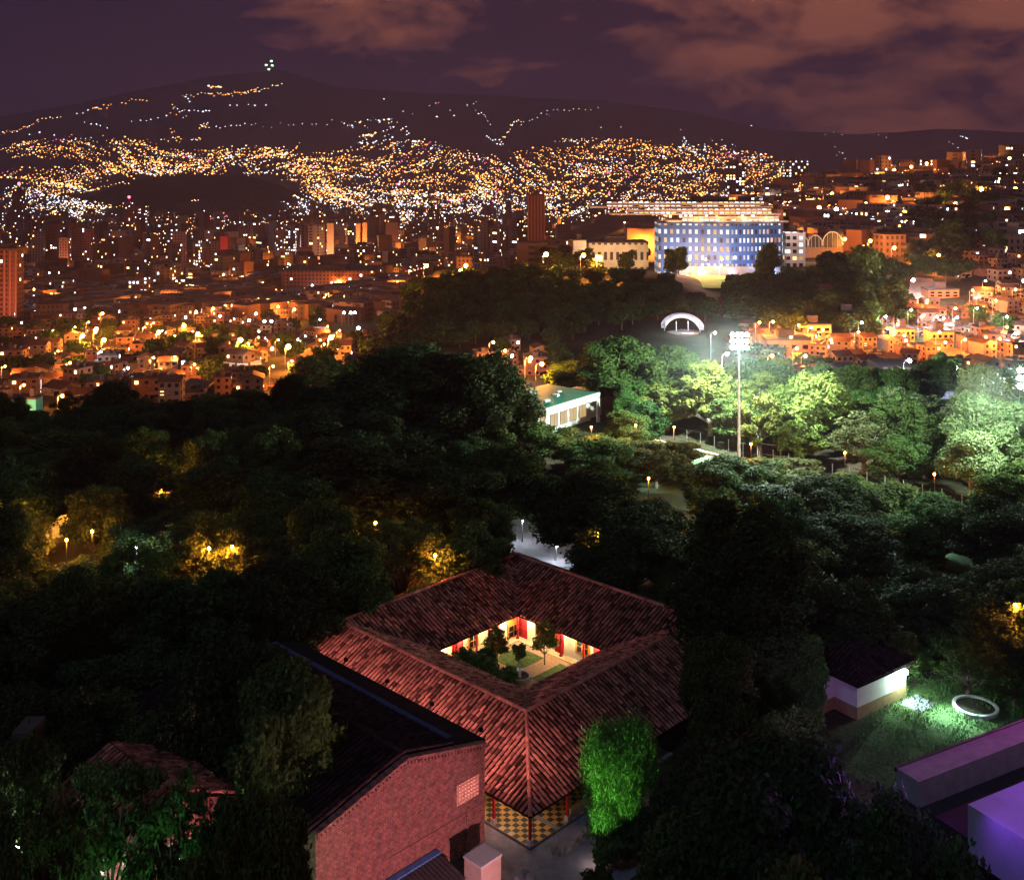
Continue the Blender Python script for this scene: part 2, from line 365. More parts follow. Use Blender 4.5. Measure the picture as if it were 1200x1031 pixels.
# ------------------------------------------------------------------ barrel tile roofs
def tile_slope(mb, r0, r1, e0, e1, pitch=.45, ln=.54, w=.13, seed=1, m=0):
    """barrel tiles on the plane between ridge line r0-r1 and eave line e0-e1 (parallel, one may be shorter)"""
    rs = np.random.RandomState(seed); r0, r1, e0, e1 = map(Vector, (r0, r1, e0, e1))
    along = ((e1-e0) if (e1-e0).length > (r1-r0).length else (r1-r0)).normalized()
    down = (e0-r0); down = (down-along*down.dot(along)); Ld = down.length; down.normalize(); nrm = along.cross(down)
    if nrm.z < 0: nrm = -nrm
    u = lambda p: (p-r0).dot(along)
    ur0, ur1, ue0, ue1 = 0.0, u(r1), u(e0), u(e1)
    lo, hi = min(ur0, ue0), max(ur1, ue1)
    n = int((hi-lo)/pitch); off = ((hi-lo)-n*pitch)/2
    for i in range(n+1):
        a = lo+off+i*pitch
        t0, t1 = 0.0, 1.0
        if a < ur0: t0 = (ur0-a)/(ur0-ue0)
        if a > ur1: t0 = (a-ur1)/(ue1-ur1)
        if a < ue0: t1 = (a-ur0)/(ue0-ur0)
        if a > ue1: t1 = (ur1-a)/(ur1-ue1)
        s0, s1 = t0*Ld, t1*Ld
        if s1-s0 < .2: continue
        k = max(1, int((s1-s0)/ln)); st = (s1-s0)/k; jit = rs.uniform(-.03, .03)
        for j in range(k):
            d0 = s0+j*st-.03; d1 = s0+(j+1)*st+.03; w0 = w*.86; w1 = w*rs.uniform(.98, 1.14); sh = jit+rs.normal(0, .018)
            lift = rs.uniform(0, .02); vs = []
            for (d, ww, h0) in ((d0, w0, .03), (d1, w1, .06+lift)):
                c = r0+along*(a+sh)+down*d+nrm*(h0+.035*(1+math.sin(a*.55+seed)*math.sin(d*1.1+a*.2)))
                for q in range(5):
                    an = PI*q/4; vs.append(c+along*(-math.cos(an)*ww)+nrm*(math.sin(an)*ww*1.15))
            tv = float(np.clip(rs.normal(.5, .3), 0, 1.2))
            mb.add(vs, [(q, q+1, q+6, q+5) for q in range(4)]+[(5, 6, 7, 8, 9)], m, tv)
def cap_row(mb, p, q, r=.17, ln=.5, seed=3, m=0):
    rs = np.random.RandomState(seed); p, q = Vector(p), Vector(q); d = q-p; L_ = d.length; d.normalize()
    s = d.cross(Vector((0, 0, 1))).normalized(); n = s.cross(d); k = int(L_/ln)
    for j in range(k):
        vs = []
        for (t, ww) in ((j*L_/k-.03, r*.85), ((j+1)*L_/k+.03, r*rs.uniform(1, 1.12))):
            c = p+d*t+n*.02
            for z in range(5):
                an = PI*z/4; vs.append(c+s*(-math.cos(an)*ww)+n*(math.sin(an)*ww))
        mb.add(vs, [(z, z+1, z+6, z+5) for z in range(4)]+[(5, 6, 7, 8, 9), (4, 3, 2, 1, 0)], m, float(rs.uniform(.5, 1.1)))

# ------------------------------------------------------------------ courtyard house (local frame: x along d1, y along d2, origin below the near ridge corner)
TH = .803; D1 = Vector((math.cos(TH), math.sin(TH), 0)); D2 = Vector((-math.sin(TH), math.cos(TH), 0))
N0 = Vector((1.207, 91.68, 0)); A_, B_ = 25.3, 25.5; ZR = 5.6; WO, DO, WI, DI = 6.61, 3.09, 6.75, 2.92
def HL(x, y, z=0): return N0+D1*x+D2*y+Vector((0, 0, z))
def courtyard_house():
    root = empty('courtyard_house', N0, TH)
    tag(root, 'low square house with red clay tile roofs around a lit open courtyard', 'house')
    rid = [(0,0),(A_,0),(A_,B_),(0,B_)]
    out = [(-WO,-WO),(A_+WO,-WO),(A_+WO,B_+WO),(-WO,B_+WO)]; inn = [(WI,WI),(A_-WI,WI),(A_-WI,B_-WI),(WI,B_-WI)]
    ZO, ZI = ZR-DO, ZR-DI
    names = ['near right', 'far right', 'far left', 'near left']
    for i in range(4):
        j = (i+1) % 4; r0, r1 = (*rid[i], ZR), (*rid[j], ZR)
        for k, (P, z) in enumerate(((out, ZO), (inn, ZI))):
            mb = MB(); e0, e1 = (*P[i], z), (*P[j], z)
            th = .14                                                 # boarded deck under the tiles
            vs = [r0, r1, e1, e0]; vs = [(*v[:2], v[2]-.01) for v in vs]+[(*v[:2], v[2]-th) for v in vs]
            mb.add(vs, [(0,1,2,3),(7,6,5,4),(3,2,6,7),(0,3,7,4),(1,0,4,5),(2,1,5,6)], 1)
            tile_slope(mb, r0, r1, e0, e1, seed=10*i+k)
            mb.build('roof_slope', [M_tile, M_wood], root)
        rr = MB(); cap_row(rr, (*rid[i], ZR+.08), (*rid[j], ZR+.08), .19, seed=i); rr.build('ridge_cap', [M_tile], root)
        hp = MB(); cap_row(hp, (*rid[i], ZR+.08), (*out[i], ZO+.08), .17, seed=i+9); hp.build('hip_cap', [M_tile], root)
        vl = MB(); a, b = Vector((*rid[i], ZR+.03)), Vector((*inn[i], ZI+.03)); d = (b-a).normalized(); s = d.cross(Vector((0,0,1))).normalized()*.28
        vl.add([a-s, a+s, b+s, b-s], [(0,1,2,3)]); vl.build('valley_gutter', [M_dark], root)
    # rooms: walls on both sides of each wing
    gi, go = WI-.85, 3.3                                               # wall lines measured from the ridge
    wt = .25; zt = ZR-gi*DI/WI-.25
    def wallline(p, q, z1, name, mats, dado=True):
        p, q = Vector(p), Vector(q); u = (q-p); L_ = u.length; u.normalize()
        mb = MB(); mb.obox(((p+q)/2), (u.x, u.y), L_/2, wt/2, .02, z1, 0)
        o = mb.build(name, mats, root)
        if dado:
            d = MB(); d.obox(((p+q)/2), (u.x, u.y), L_/2+.002, wt/2+.012, .02, .55, 0); d.build('skirting', [M_dado], root)
    I = [(gi,gi),(A_-gi,gi),(A_-gi,B_-gi),(gi,B_-gi)]; O = [(-go,-go),(A_+go,-go),(A_+go,B_+go),(-go,B_+go)]
    for i in range(4):
        wallline((*I[i], 0), (*I[(i+1) % 4], 0), zt, 'courtyard_wall', [M_cream], False)
        wallline((*O[i], 0), (*O[(i+1) % 4], 0), ZR-go*DO/WO-.22, 'outer_wall', [M_cream])
    # doors and windows on the two far courtyard walls (and the near ones, unseen from here)
    def opening(wall, s, w, z0, z1, kind):
        """wall 1: x = A-gi face looking to -x; wall 2: y = B-gi face looking to -y"""
        f = gi+wt/2
        if wall == 1: c = Vector((A_-f-.03, s, 0)); u = (0, 1)
        else: c = Vector((s, B_-f-.03, 0)); u = (1, 0)
        mb = MB()
        if kind == 'door':
            mb.obox(c, u, w/2, .05, z0, z1); d = mb.build('door', [M_red], root)
            k = MB(); n = Vector((-u[1], u[0], 0)) if wall == 1 else Vector((0, -1, 0))
            c2 = c+Vector((-.08, 0, 0)) if wall == 1 else c+Vector((0, -.08, 0))
            for zz in (.35, 1.3):
                for q in (-1, 1): k.obox(c2+Vector((*u, 0))*q*w*.23, u, w*.17, .03, z0+zz, z0+zz+.75)
            k.build('panel', [mat_once('red_panel', (.38, .012, .02))], d)
        else:
            mb.obox(c, u, w/2, .06, z0, z1); fr = mb.build('window', [M_orange], root)
            g = MB(); c2 = c+(Vector((-.09, 0, 0)) if wall == 1 else Vector((0, -.09, 0)))
            nn = 2
            for q in range(nn):
                for zz in range(2):
                    g.obox(c2+Vector((*u, 0))*((q-.5)*w*.42), u, w*.15, .02, z0+.25+zz*.62, z0+.25+zz*.62+.5)
            g.build('pane', [M_glass], fr)
    for (wl, s, w, z0, z1, kd) in [(1,10.2,1.9,.9,2.5,'window'),(1,8.1,1.3,.05,2.4,'door'),(1,13.4,1.2,.05,2.4,'door'),(1,16.0,1.6,.9,2.4,'window'),
                                   (1,18.6,1.2,.05,2.4,'door'),(2,18.6,1.9,.05,2.5,'window'),(2,15.4,1.2,.05,2.4,'door'),(2,12.6,1.5,.9,2.4,'window'),
                                   (2,10.4,1.5,.05,2.45,'door'),(2,7.4,1.3,.05,2.4,'door'),(2,5.4,1.2,.05,2.4,'window')]:
        opening(wl, s, w, z0, z1, kd)
    # gallery posts round the courtyard
    for i in range(4):
        p, q = Vector((*inn[i], 0)), Vector((*inn[(i+1) % 4], 0)); c = Vector((A_/2, B_/2, 0))
        for k in range(4):
            pt = p+(q-p)*(k/4); pt = pt+(c-pt).normalized()*(-.22)
            mb = MB(); mb.box(pt.x-.075, pt.x+.075, pt.y-.075, pt.y+.075, .25, ZI-.14); mb.box(pt.x-.13, pt.x+.13, pt.y-.13, pt.y+.13, .12, .3)
            mb.box(pt.x-.28, pt.x+.28, pt.y-.09, pt.y+.09, ZI-.3, ZI-.14)
            mb.build('post', [M_red], root)
        b = MB(); u = (q-p).normalized(); mid = (p+q)/2; mid = mid+(mid-c).normalized()*.2
        b.obox(mid, (u.x, u.y), (q-p).length/2, .08, ZI-.16, ZI-.0); b.build('gallery_beam', [M_red], root)
    # gallery floor: raised ring, light tile
    g = MB(); e = .22
    x0, x1, y0, y1 = inn[0][0]+e, inn[2][0]-e, inn[0][1]+e, inn[2][1]-e; X0, X1, Y0, Y1 = gi-.1, A_-gi+.1, gi-.1, B_-gi+.1
    g.box(X0, X1, Y0, y0, 0, .14); g.box(X0, X1, y1, Y1, 0, .14); g.box(X0, x0, y0, y1, 0, .14); g.box(x1, X1, y0, y1, 0, .14)
    g.build('gallery_floor', [mat('gallery_tile', (.55, .42, .26), .5, .12, 3)], root)
    # outer porch at the near corner: chequered floor, red columns, timber rail
    pf = MB(); cs = .48; nx = int((A_+2*WO)/cs)
    lim = 30
    for a in range(int((WO+9)/cs)):
        for b in range(int(3.1/cs)):
            for sgn in (0, 1):
                x = -WO+.15+b*cs; y = -WO+.15+a*cs
                if sgn: x, y = y, x
                if sgn and x < -WO+.15+3.1-.01: continue
                pf.add([(x,y,.16),(x+cs,y,.16),(x+cs,y+cs,.16),(x,y+cs,.16)], [(0,1,2,3)], (a+b) % 2)
    pf.box(-WO+.1, -WO+3.3, -WO+.1, WO+5, 0, .155, 2); pf.box(-WO+3.3, WO+5, -WO+.1, -WO+3.3, 0, .155, 2)
    pf.build('porch_floor', [mat('yellow_tile', (.62, .40, .12), .4, .15, 3), mat('slate_tile', (.05, .055, .06), .4, .2, 3), M_conc], root)
    for (x, y) in ((-WO+.35,-WO+.35),(-WO+.35,-WO+4.2),(-WO+.35,-WO+8.4),(-WO+4.6,-WO+.35),(-WO+8.4,-WO+.35),(-WO+12.4,-WO+.35)):
        mb = MB(); mb.box(x-.09, x+.09, y-.09, y+.09, .5, ZO-.1); c = mb.build('porch_column', [M_red], root)
        mb = MB(); mb.box(x-.17, x+.17, y-.17, y+.17, .16, .55); mb.build('plinth', [M_white], c)
    b = MB(); b.box(-WO+.25, -WO+.45, -WO+.25, B_+WO-.3, ZO-.12, ZO+.06); b.box(-WO+.45, A_+WO-.3, -WO+.25, -WO+.45, ZO-.12, ZO+.06); b.build('porch_beam', [M_red], root)
    # low ochre parapets between the right-hand columns, door and window on the porch wall
    b = MB(); b.box(-WO+4.9, -WO+8.1, -WO+.25, -WO+.5, .16, .95); b.box(-WO+8.7, -WO+12.1, -WO+.25, -WO+.5, .16, .95); b.build('porch_parapet', [mat('ochre_plaster', (.55, .38, .18), .9, .15, 2)], root)
    d = MB(); d.box(-go-.2, -go-.13, -1.2, .1, .16, 2.35); d.build('door', [M_orange], root)
    d = MB(); d.box(-go-.2, -go-.13, 3.2, 5.0, .95, 2.2); w = d.build('window', [M_white], root)
    d = MB(); d.box(-go-.24, -go-.2, 3.35, 4.05, 1.1, 2.05); d.box(-go-.24, -go-.2, 4.15, 4.85, 1.1, 2.05); d.build('pane', [M_glass], w)
    # gallery lamps
    q = WI-.2
    for (x, y, p) in [(A_-q, v, 300) for v in (8.2,10.6,13,15.4,17.8)]+[(v, B_-q, 300) for v in (8.2,10.6,13,15.4,17.4)]+[(q, v, 14) for v in (9, 13.5)]+[(v, q, 14) for v in (9, 13.5)]:
        mb = MB(); mb.ball((x, y, 2.60), .05); mb.build('lamp', [emit_once('gallery_bulb', (1, .66, .25), 12)], root)
        l = light('gallery_light', 'POINT', (x, y, 2.42), (1, .70, .36), p, .08, parent=root); adopt(l, root)
    l = light('porch_light', 'POINT', (-WO+1.6, -2.2, 2.1), (1, .62, .4), 130, .15, parent=root); adopt(l, root)
    l = light('porch_light', 'POINT', (-WO+1.8, -WO+2.2, 2.1), (1, .62, .4), 60, .15, parent=root); adopt(l, root)
_once = {}
def mat_once(name, col, **k):
    if name not in _once: _once[name] = mat(name, col, **k)
    return _once[name]
def emit_once(name, col, s):
    if name not in _once: _once[name] = emit(name, col, s)
    return _once[name]
courtyard_house()

# ------------------------------------------------------------------ brick chapel
def chapel():
    C0 = Vector((-2.07, 83.5, 0)); root = empty('brick_hall', C0, TH)      # local x: along d1, the gable runs to -x; y along d2
    tag(root, 'tall brick hall with a wide gable end and dark tiled roof beside the courtyard house', 'building')
    Wd, Ln, ze, zp = 15.6, 24.0, 7.5, 9.4; h = Wd/2
    g = MB(); t = .35
    # gable wall with the pierced opening left out (x -2.95..-.55, z 4.2..5.9)
    ox0, ox1, oz0, oz1 = -2.9, -.55, 3.75, 5.35
    def zt(x): return ze+(zp-ze)*(1-abs(x+h)/h)
    xs = [-Wd, -h, ox0, ox1, 0]
    for a, b in zip(xs[:-1], xs[1:]):
        segs = [(0, 0, zt(a), zt(b))] if a != ox0 else [(0, 0, oz0, oz0), (oz1, oz1, zt(a), zt(b))]
        for (za, zb, zc, zd) in segs:
            vs = [(a,0,za),(b,0,zb),(b,0,zd),(a,0,zc),(a,t,za),(b,t,zb),(b,t,zd),(a,t,zc)]
            g.add(vs, [(0,1,2,3),(7,6,5,4),(3,2,6,7),(0,4,5,1)] + ([(0,3,7,4)] if a in (-Wd, ox1) else []) + ([(1,5,6,2)] if b in (0, ox0) else []))
    g.box(-Wd+.02, -Wd+t, t+.002, Ln, 0, ze-.1); g.box(-t, -.02, t+.002, Ln, 0, ze-.1); g.box(-Wd+.02, -.02, Ln, Ln+t, 0, ze-.15)
    g.build('wall', [M_brick], root)
    # pierced blockwork
    p = MB(); nx, nz = 8, 6; w = (ox1-ox0)/nx; hh = (oz1-oz0)/nz
    for i in range(nx+1): p.box(ox0+i*w-.045, ox0+i*w+.045, .06, .26, oz0, oz1)
    for k in range(nz+1): p.box(ox0, ox1, .075, .245, oz0+k*hh-.045, oz0+k*hh+.045)
    p.build('pierced_screen', [mat('screen_block', (.60, .30, .24), .9, .2, 3)], root)
    q = MB(); q.box(ox0-.2, ox1+.2, .8, .86, oz0-.2, oz1+.2)
    q.build('screen_light', [emit_once('hall_inside_glow', (1, .58, .48), 6)], root)
    # dentil cornice up the gable
    d = MB()
    for side in (0, 1):
        n = 24
        for k in range(n):
            x = -h+(k+.5)/n*h*(1 if side else -1); z = zt(x)-.42; d.box(x-.085, x+.085, -.20, -.002, z, z+.27)
        x0, x1 = (-h, 0) if side else (-Wd, -h); z0, z1 = zt(x0), zt(x1)
        d.add([(x0,-.27,z0-.12),(x1,-.27,z1-.12),(x1,-.27,z1+.08),(x0,-.27,z0+.08),(x0,.3,z0-.12),(x1,.3,z1-.12),(x1,.3,z1+.06),(x0,.3,z0+.06)],
              [(0,1,2,3),(3,2,6,7),(0,4,5,1),(0,3,7,4),(1,5,6,2)])
    d.build('cornice', [M_brick], root)
    # a projecting brick band and pilaster
    for s, nm in ((1, 'roof_slope'), (-1, 'roof_slope')):
        mb = MB(); xe = .35 if s > 0 else -Wd-.45; r0, r1 = (-h, .32, zp+.1), (-h, Ln+.5, zp+.1); ez = zp+.1-(zp-ze)*abs(xe+h)/h
        e0, e1 = (xe, .32, ez), (xe, Ln+.5, ez)
        vs = [r0, r1, e1, e0]; vs = [(v[0], v[1], v[2]-.01) for v in vs]+[(v[0], v[1], v[2]-.16) for v in vs]
        fs = [(0,1,2,3),(7,6,5,4),(3,2,6,7),(0,3,7,4),(2,1,5,6)]; mb.add(vs, fs, 1)
        if s > 0:      # flat metal margin beside the tiles on the courtyard side
            xm = -3.0; zm = zp+.1-(zp-ze)*abs(xm+h)/h
            tile_slope(mb, r0, r1, (xm, .32, zm), (xm, Ln+.5, zm), seed=71)
        else: tile_slope(mb, r0, r1, e0, e1, seed=72)
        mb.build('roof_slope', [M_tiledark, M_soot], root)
    fl = MB(); xm = -2.55; zm = zp+.12-(zp-ze)*abs(xm+h)/h
    fl.box(xm-.28, xm+.28, 1.2, Ln+.4, zm-.1, zm+.16); fl.build('roof_gutter', [mat('blue_sheet', (.03, .05, .14), .6, .25, .6)], root)
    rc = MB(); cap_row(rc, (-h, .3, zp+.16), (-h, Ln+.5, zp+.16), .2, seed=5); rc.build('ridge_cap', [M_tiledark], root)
    # buttress strips on the wall
    b = MB(); b.box(-1.95, -1.55, -.09, -.002, 0, 3.3); b.box(-9.5, -.3, -.05, -.002, 2.9, 3.05); b.build('brick_band', [M_brick], root)
    for k in range(5):      # small lamps added along the courtyard-side eave to light the house roof
        y = .8+k*5.6; f = MB(); f.box(.25, .5, y-.14, y+.14, ze+.42, ze+.66); f.tube([(.2, y, ze-.05), (.3, y, ze+.45)], .03, 4); f.build('roof_fill_lamp', [M_soot], root)
        l = light('roof_fill_beam', 'SPOT', (.62, y, ze+.5), (1, .47, .46), 1800, .1, (5.2, y+1, 2.2), 96, root, .8); adopt(l, root)
    # lean-to with blue flashing at the foot of the gable
    lt = empty('lean_to_roof', C0, TH); tag(lt, 'low corrugated lean-to roof with pale blue flashing against the brick gable wall', 'roof')
    m = MB(); x0, x1 = -12.5, -5.0
    m.box(x0, x1, -.62, -.1, 1.45, 1.75); m.build('flashing', [M_blue], lt)
    m = MB(); n = 22
    for k in range(n):
        a = x0+(x1-x0)*k/n; b2 = x0+(x1-x0)*(k+1)/n; mid = (a+b2)/2
        m.add([(a,-.63,1.6),(mid,-.63,1.68),(b2,-.63,1.6),(a,-3.2,1.05),(mid,-3.2,1.13),(b2,-3.2,1.05)], [(0,3,4,1),(1,4,5,2)])
    m.box(x0, x1, -3.1, -.63, .85, 1.0, 0); m.build('corrugated_sheet', [mat('dark_sheet', (.05, .04, .04), .6, .3, 2)], lt)
    m = MB(); m.box(x0+.1, x1-.1, -2.8, -.5, 0, .85); m.build('wall', [M_brick], lt)
    # plastered block beside it
    bx = empty('plastered_tank_housing', C0, TH); tag(bx, 'small cream plastered box housing at the foot of the brick gable wall', 'housing')
    X, Y = -4.6, -4.3
    m = MB(); m.box(X, X+2.0, Y, Y+1.7, 0, 2.0); m.build('body', [mat('pink_plaster', (.62, .44, .36), .9, .12, 1.5)], bx)
    m = MB(); m.box(X-.06, X+2.06, Y-.06, Y+1.76, 2.002, 2.14)
    m.build('rim', [M_white], bx)
chapel()

def dome_light(name, loc, target, col, power, label, angle=110, hgt_=1.0):
    """a garden / mast floodlight: post, housing, lens and its lamp"""
    root = empty(name, (loc[0], loc[1], H(loc[0], loc[1]))); tag(root, label, 'floodlight'); z = loc[2]-root.location.z
    m = MB(); m.tube([(0,0,0),(0,0,z-.15)], .05); m.build('post', [M_dark], root)
    d = (Vector(target)-Vector(loc)).normalized(); m = MB(); c = Vector((0,0,z))
    m.tube([c-d*.28, c], [.12, .2], 10); m.build('housing', [M_dark], root)
    m = MB(); m.tube([c+d*.005, c+d*.02], [.18, .18], 10); m.build('lens', [emit_once('lens_'+name, col, 12)], root)
    l = light('beam', 'SPOT', tuple(c+d*.12), col, power, .2, tuple(c+d*5), angle, root); adopt(l, root)
dome_light('garden_floodlight', (9, 52, 5.2), (-9.5, 75, 3.0), (1, .46, .54), 33000, 'pink garden floodlight facing the brick gable', 50)
dome_light('garden_floodlight', (-15, 58, 2.2), (-22, 73, 6), (1, .58, .50), 26000, 'pink garden floodlight in front of the pink-lit brick house', 40)
dome_light('garden_floodlight', (1.6, 73.2, .6), (6.0, 79.6, 7.0), (.48, 1, .26), 23000, 'green garden floodlight below the weeping tree', 46)
dome_light('garden_floodlight', (-18, 55, .9), (-21, 68, 8), (.3, 1, .45), 5000, 'green garden floodlight among trees left of the brick hall', 90)

# ------------------------------------------------------------------ courtyard garden
def disc(mb, c, r0, r1, z0, z1, n=28, m=0):
    for k in range(n):
        a, b = 2*PI*k/n, 2*PI*(k+1)/n
        P = lambda r, an, z: (c[0]+r*math.cos(an), c[1]+r*math.sin(an), z)
        vs = [P(r0,a,z0),P(r1,a,z0),P(r1,b,z0),P(r0,b,z0),P(r0,a,z1),P(r1,a,z1),P(r1,b,z1),P(r0,b,z1)]
        mb.add(vs, [(4,5,6,7),(1,2,6,5),(0,4,7,3),(0,3,2,1)], m)
def local_sheet(name, pts, z, m, kind='structure'):
    o = mesh_np(name, [HL(x, y, z) for x, y in pts], [list(range(len(pts)))], m); tag(o, kind=kind); return o
cx0, cx1 = WI-.1, A_-WI+.1
local_sheet('courtyard_path', [(cx0,cx0),(cx1,cx0),(cx1,cx1),(cx0,cx1)], .05, mat('brick_path', (.40, .24, .15), .9, .25, 3, .3))
for (a, b, c, d) in ((13.2,17.6,7.8,11.8),(13.4,17.4,13.8,17.6),(7.8,11.4,13.6,17.8)):
    local_sheet('courtyard_lawn', [(a,c),(b,c),(b,d),(a,d)], .07, M_turf)
def fountain():
    c = HL(12.3, 12.5, .05); root = empty('courtyard_fountain', c); tag(root, 'small round stone fountain with dark basin on the courtyard path', 'fountain')
    m = MB(); disc(m, (0,0), .95, 1.15, 0, .42); m.build('basin_wall', [M_conc], root)
    m = MB(); disc(m, (0,0), 0, .94, .0, .26); m.build('water', [mat('pool_water', (.01, .02, .02), .08, .1, 2, spec=.8)], root)
    m = MB(); m.tube([(0,0,.2),(0,0,.55),(0,0,.6),(0,0,.9)], [.16,.1,.2,.08], 10); m.tube([(0,0,.86),(0,0,.98)], [.1,.42], 14); m.tube([(0,0,.98),(0,0,1.3)], [.07,.05], 8); m.ball((0,0,1.36), .1)
    m.build('pedestal', [M_white], root)
fountain()

# ------------------------------------------------------------------ trees
def clumps_broad(rs, n, rx, ry, rz, cz, rmin, rmax, low=-.45):
    C = []
    while len(C) < n:
        v = rs.normal(0, 1, 3); v /= np.linalg.norm(v)
        if v[2] < low: continue
        k = rs.uniform(.55, .95) if rs.rand() < .85 else rs.uniform(.1, .55)
        C.append((v[0]*rx*k, v[1]*ry*k, cz+v[2]*rz*k, rs.uniform(rmin, rmax)))
    return np.array(C)
def leaf_mesh(name, C, n, size, m, rs, flat=.75, droop=0.0, parent=None, aspect=.5, fill=.45):
    w = C[:, 3]**2; idx = rs.choice(len(C), n, p=w/w.sum()); c = C[idx]
    v = rs.normal(0, 1, (n, 3)); v /= np.linalg.norm(v, axis=1)[:, None]
    rad = c[:, 3]*(fill+(1-fill)*rs.rand(n)**.5)*(1+.18*rs.normal(0, 1, n))
    p = c[:, :3]+v*rad[:, None]*np.array([1, 1, flat])
    nrm = v*.6+rs.normal(0, .55, (n, 3))+np.array([0, 0, .35]); nrm /= np.linalg.norm(nrm, axis=1)[:, None]
    t = rs.normal(0, 1, (n, 3)); t[:, 2] -= droop*3; t -= nrm*(t*nrm).sum(1)[:, None]; t /= np.linalg.norm(t, axis=1)[:, None]
    b = np.cross(nrm, t); s = size*rs.uniform(.6, 1.35, n)[:, None]
    V = np.stack([p-t*s, p+b*s*aspect-t*s*.1, p+t*s, p-b*s*aspect-t*s*.1], 1).reshape(-1, 3)
    Fc = np.arange(4*n).reshape(n, 4); return mesh_np(name, V, Fc, m, parent, attr=rs.rand(n))
def limbs(rs, C, h0, r0, trunk_h, m, parent, k=14, bend=.8, name='trunk'):
    mb = MB(); pts = [(0,0,-.4)]; x = y = 0
    for i in range(1, 5):
        x += rs.uniform(-.12, .12)*bend; y += rs.uniform(-.12, .12)*bend; pts.append((x, y, trunk_h*i/4))
    mb.tube(pts, [r0*1.35, r0, r0*.85, r0*.72, r0*.6], 8)
    sel = rs.choice(len(C), min(k, len(C)), replace=False)
    for j in sel:
        e = Vector(C[j, :3]); s = Vector(pts[rs.randint(2, 5)]); mid = s.lerp(e, .5)+Vector(rs.uniform(-.4, .4, 3))*bend-Vector((0, 0, .08*(e-s).length))
        mid2 = s.lerp(e, .78)+Vector(rs.uniform(-.3, .3, 3))*bend
        mb.tube([s, mid, mid2, e], [r0*.42, r0*.26, r0*.16, r0*.05], 5)
    return mb.build(name, [m], parent)
L_dark = leafmat('dark_leaves', (.014, .030, .010), (.045, .085, .024))
L_mid = leafmat('green_leaves', (.030, .060, .014), (.090, .145, .035))
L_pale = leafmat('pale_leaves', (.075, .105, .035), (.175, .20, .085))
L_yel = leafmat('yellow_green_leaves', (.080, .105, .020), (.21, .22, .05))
L_weep = leafmat('weeping_leaves', (.030, .085, .018), (.10, .20, .045))
PROTO = {}
def proto(kind, nleaf, size, lm, seed, H0, RX, n=46, bark=None, rz=None, cz=None, flat=.75, rmin=.9, rmax=1.9, droop=0, aspect=.5, low=-.85, k=14, r0=.3, fill=.45):
    rs = np.random.RandomState(seed); root = empty('tree', (0, 0, 0)); rz = rz or H0*.46; cz = cz or H0-rz
    C = clumps_broad(rs, n, RX-rmax*.6, RX-rmax*.6, rz-rmax*.3, cz, rmin, rmax, low)
    c = leaf_mesh('crown', C, nleaf, size, lm, rs, flat, droop, root, aspect, fill)
    limbs(rs, C, 0, r0, max(1.6, cz-rz*.45), bark or M_bark, root, k)
    PROTO[kind] = (root, H0, RX); root['proto'] = 1
    return root
proto('broad', 46000, .22, L_dark, 1, 14, 7.0, 60, k=20)
proto('round', 40000, .20, L_mid, 2, 12, 5.6, 50, rmin=.8, rmax=1.6, k=16)
proto('tall', 60000, .20, L_dark, 3, 21, 6.2, 80, rz=8.6, cz=12.0, rmin=.9, rmax=1.8, low=-.9, k=22, r0=.4)
proto('pale', 15000, .24, L_pale, 4, 12, 5.2, 54, M_palebark, rmin=.6, rmax=1.25, k=30, fill=.3)
proto('yellow', 17000, .25, L_yel, 5, 12, 6.0, 56, M_palebark, rmin=.7, rmax=1.4, k=26, fill=.3)
proto('sparse', 7500, .22, L_mid, 6, 13, 5.5, 50, M_bark, rmin=.5, rmax=1.2, k=40, fill=.2)
proto('lumpy', 22000, .20, L_pale, 8, 15, 5.0, 17, M_palebark, rz=6.2, cz=9.0, rmin=1.3, rmax=2.1, k=17, flat=.8, fill=.8, low=-.7)
proto('weeping', 46000, .17, L_weep, 9, 9.2, 3.7, 38, rz=4.3, cz=4.8, rmin=.55, rmax=1.5, droop=1, aspect=.22, low=-.95, k=10, r0=.2, flat=1.3)
proto('bush', 5200, .15, L_mid, 10, 2.4, 1.5, 18, rz=1.1, cz=1.2, rmin=.35, rmax=.6, low=-.9, k=8, r0=.06)
proto('shrub', 1900, .13, L_yel, 11, 3.2, 1.1, 14, rz=1.3, cz=2.0, rmin=.25, rmax=.5, k=14, r0=.05, fill=.2)
proto('distant', 2600, .85, L_dark, 12, 12, 6.2, 26, rmin=1.4, rmax=2.4, k=4)
proto('distant_green', 2600, .80, L_mid, 13, 12, 6.0, 26, rmin=1.2, rmax=2.3, k=4)
FIRST = {}
def tree(kind, name, label, x, y, top, width, group=None, rz=None, z=None, cat='tree'):
    """top: absolute height of the crown's top; width in metres"""
    r, H0, RX = PROTO[kind]; o = r if kind not in FIRST else copy_tree(r)
    if kind not in FIRST: FIRST[kind] = 1
    z = H(x, y) if z is None else z
    o.name = name; o.location = (x, y, z-.05); s = width/(2*RX); sz = max(.3, (top-z)/H0)
    o.scale = (s, s, sz); o.rotation_euler = (0, 0, R.uniform(0, 6.28) if rz is None else rz)
    if 'proto' in o: del o['proto']
    tag(o, label, cat, group); return o
def ptree(kind, name, label, px, toppy, Y, wpx, group=None):
    x = at(px, Y); top = ZC-(toppy-YH)/F*Y; return tree(kind, name, label, x, Y, top, wpx/F*Y, group)
G1 = 'trees of the dark canopy on the left'; G2 = 'trees in front of the sports court'; G3 = 'floodlit trees behind the sports court'; G4 = 'foreground trees'
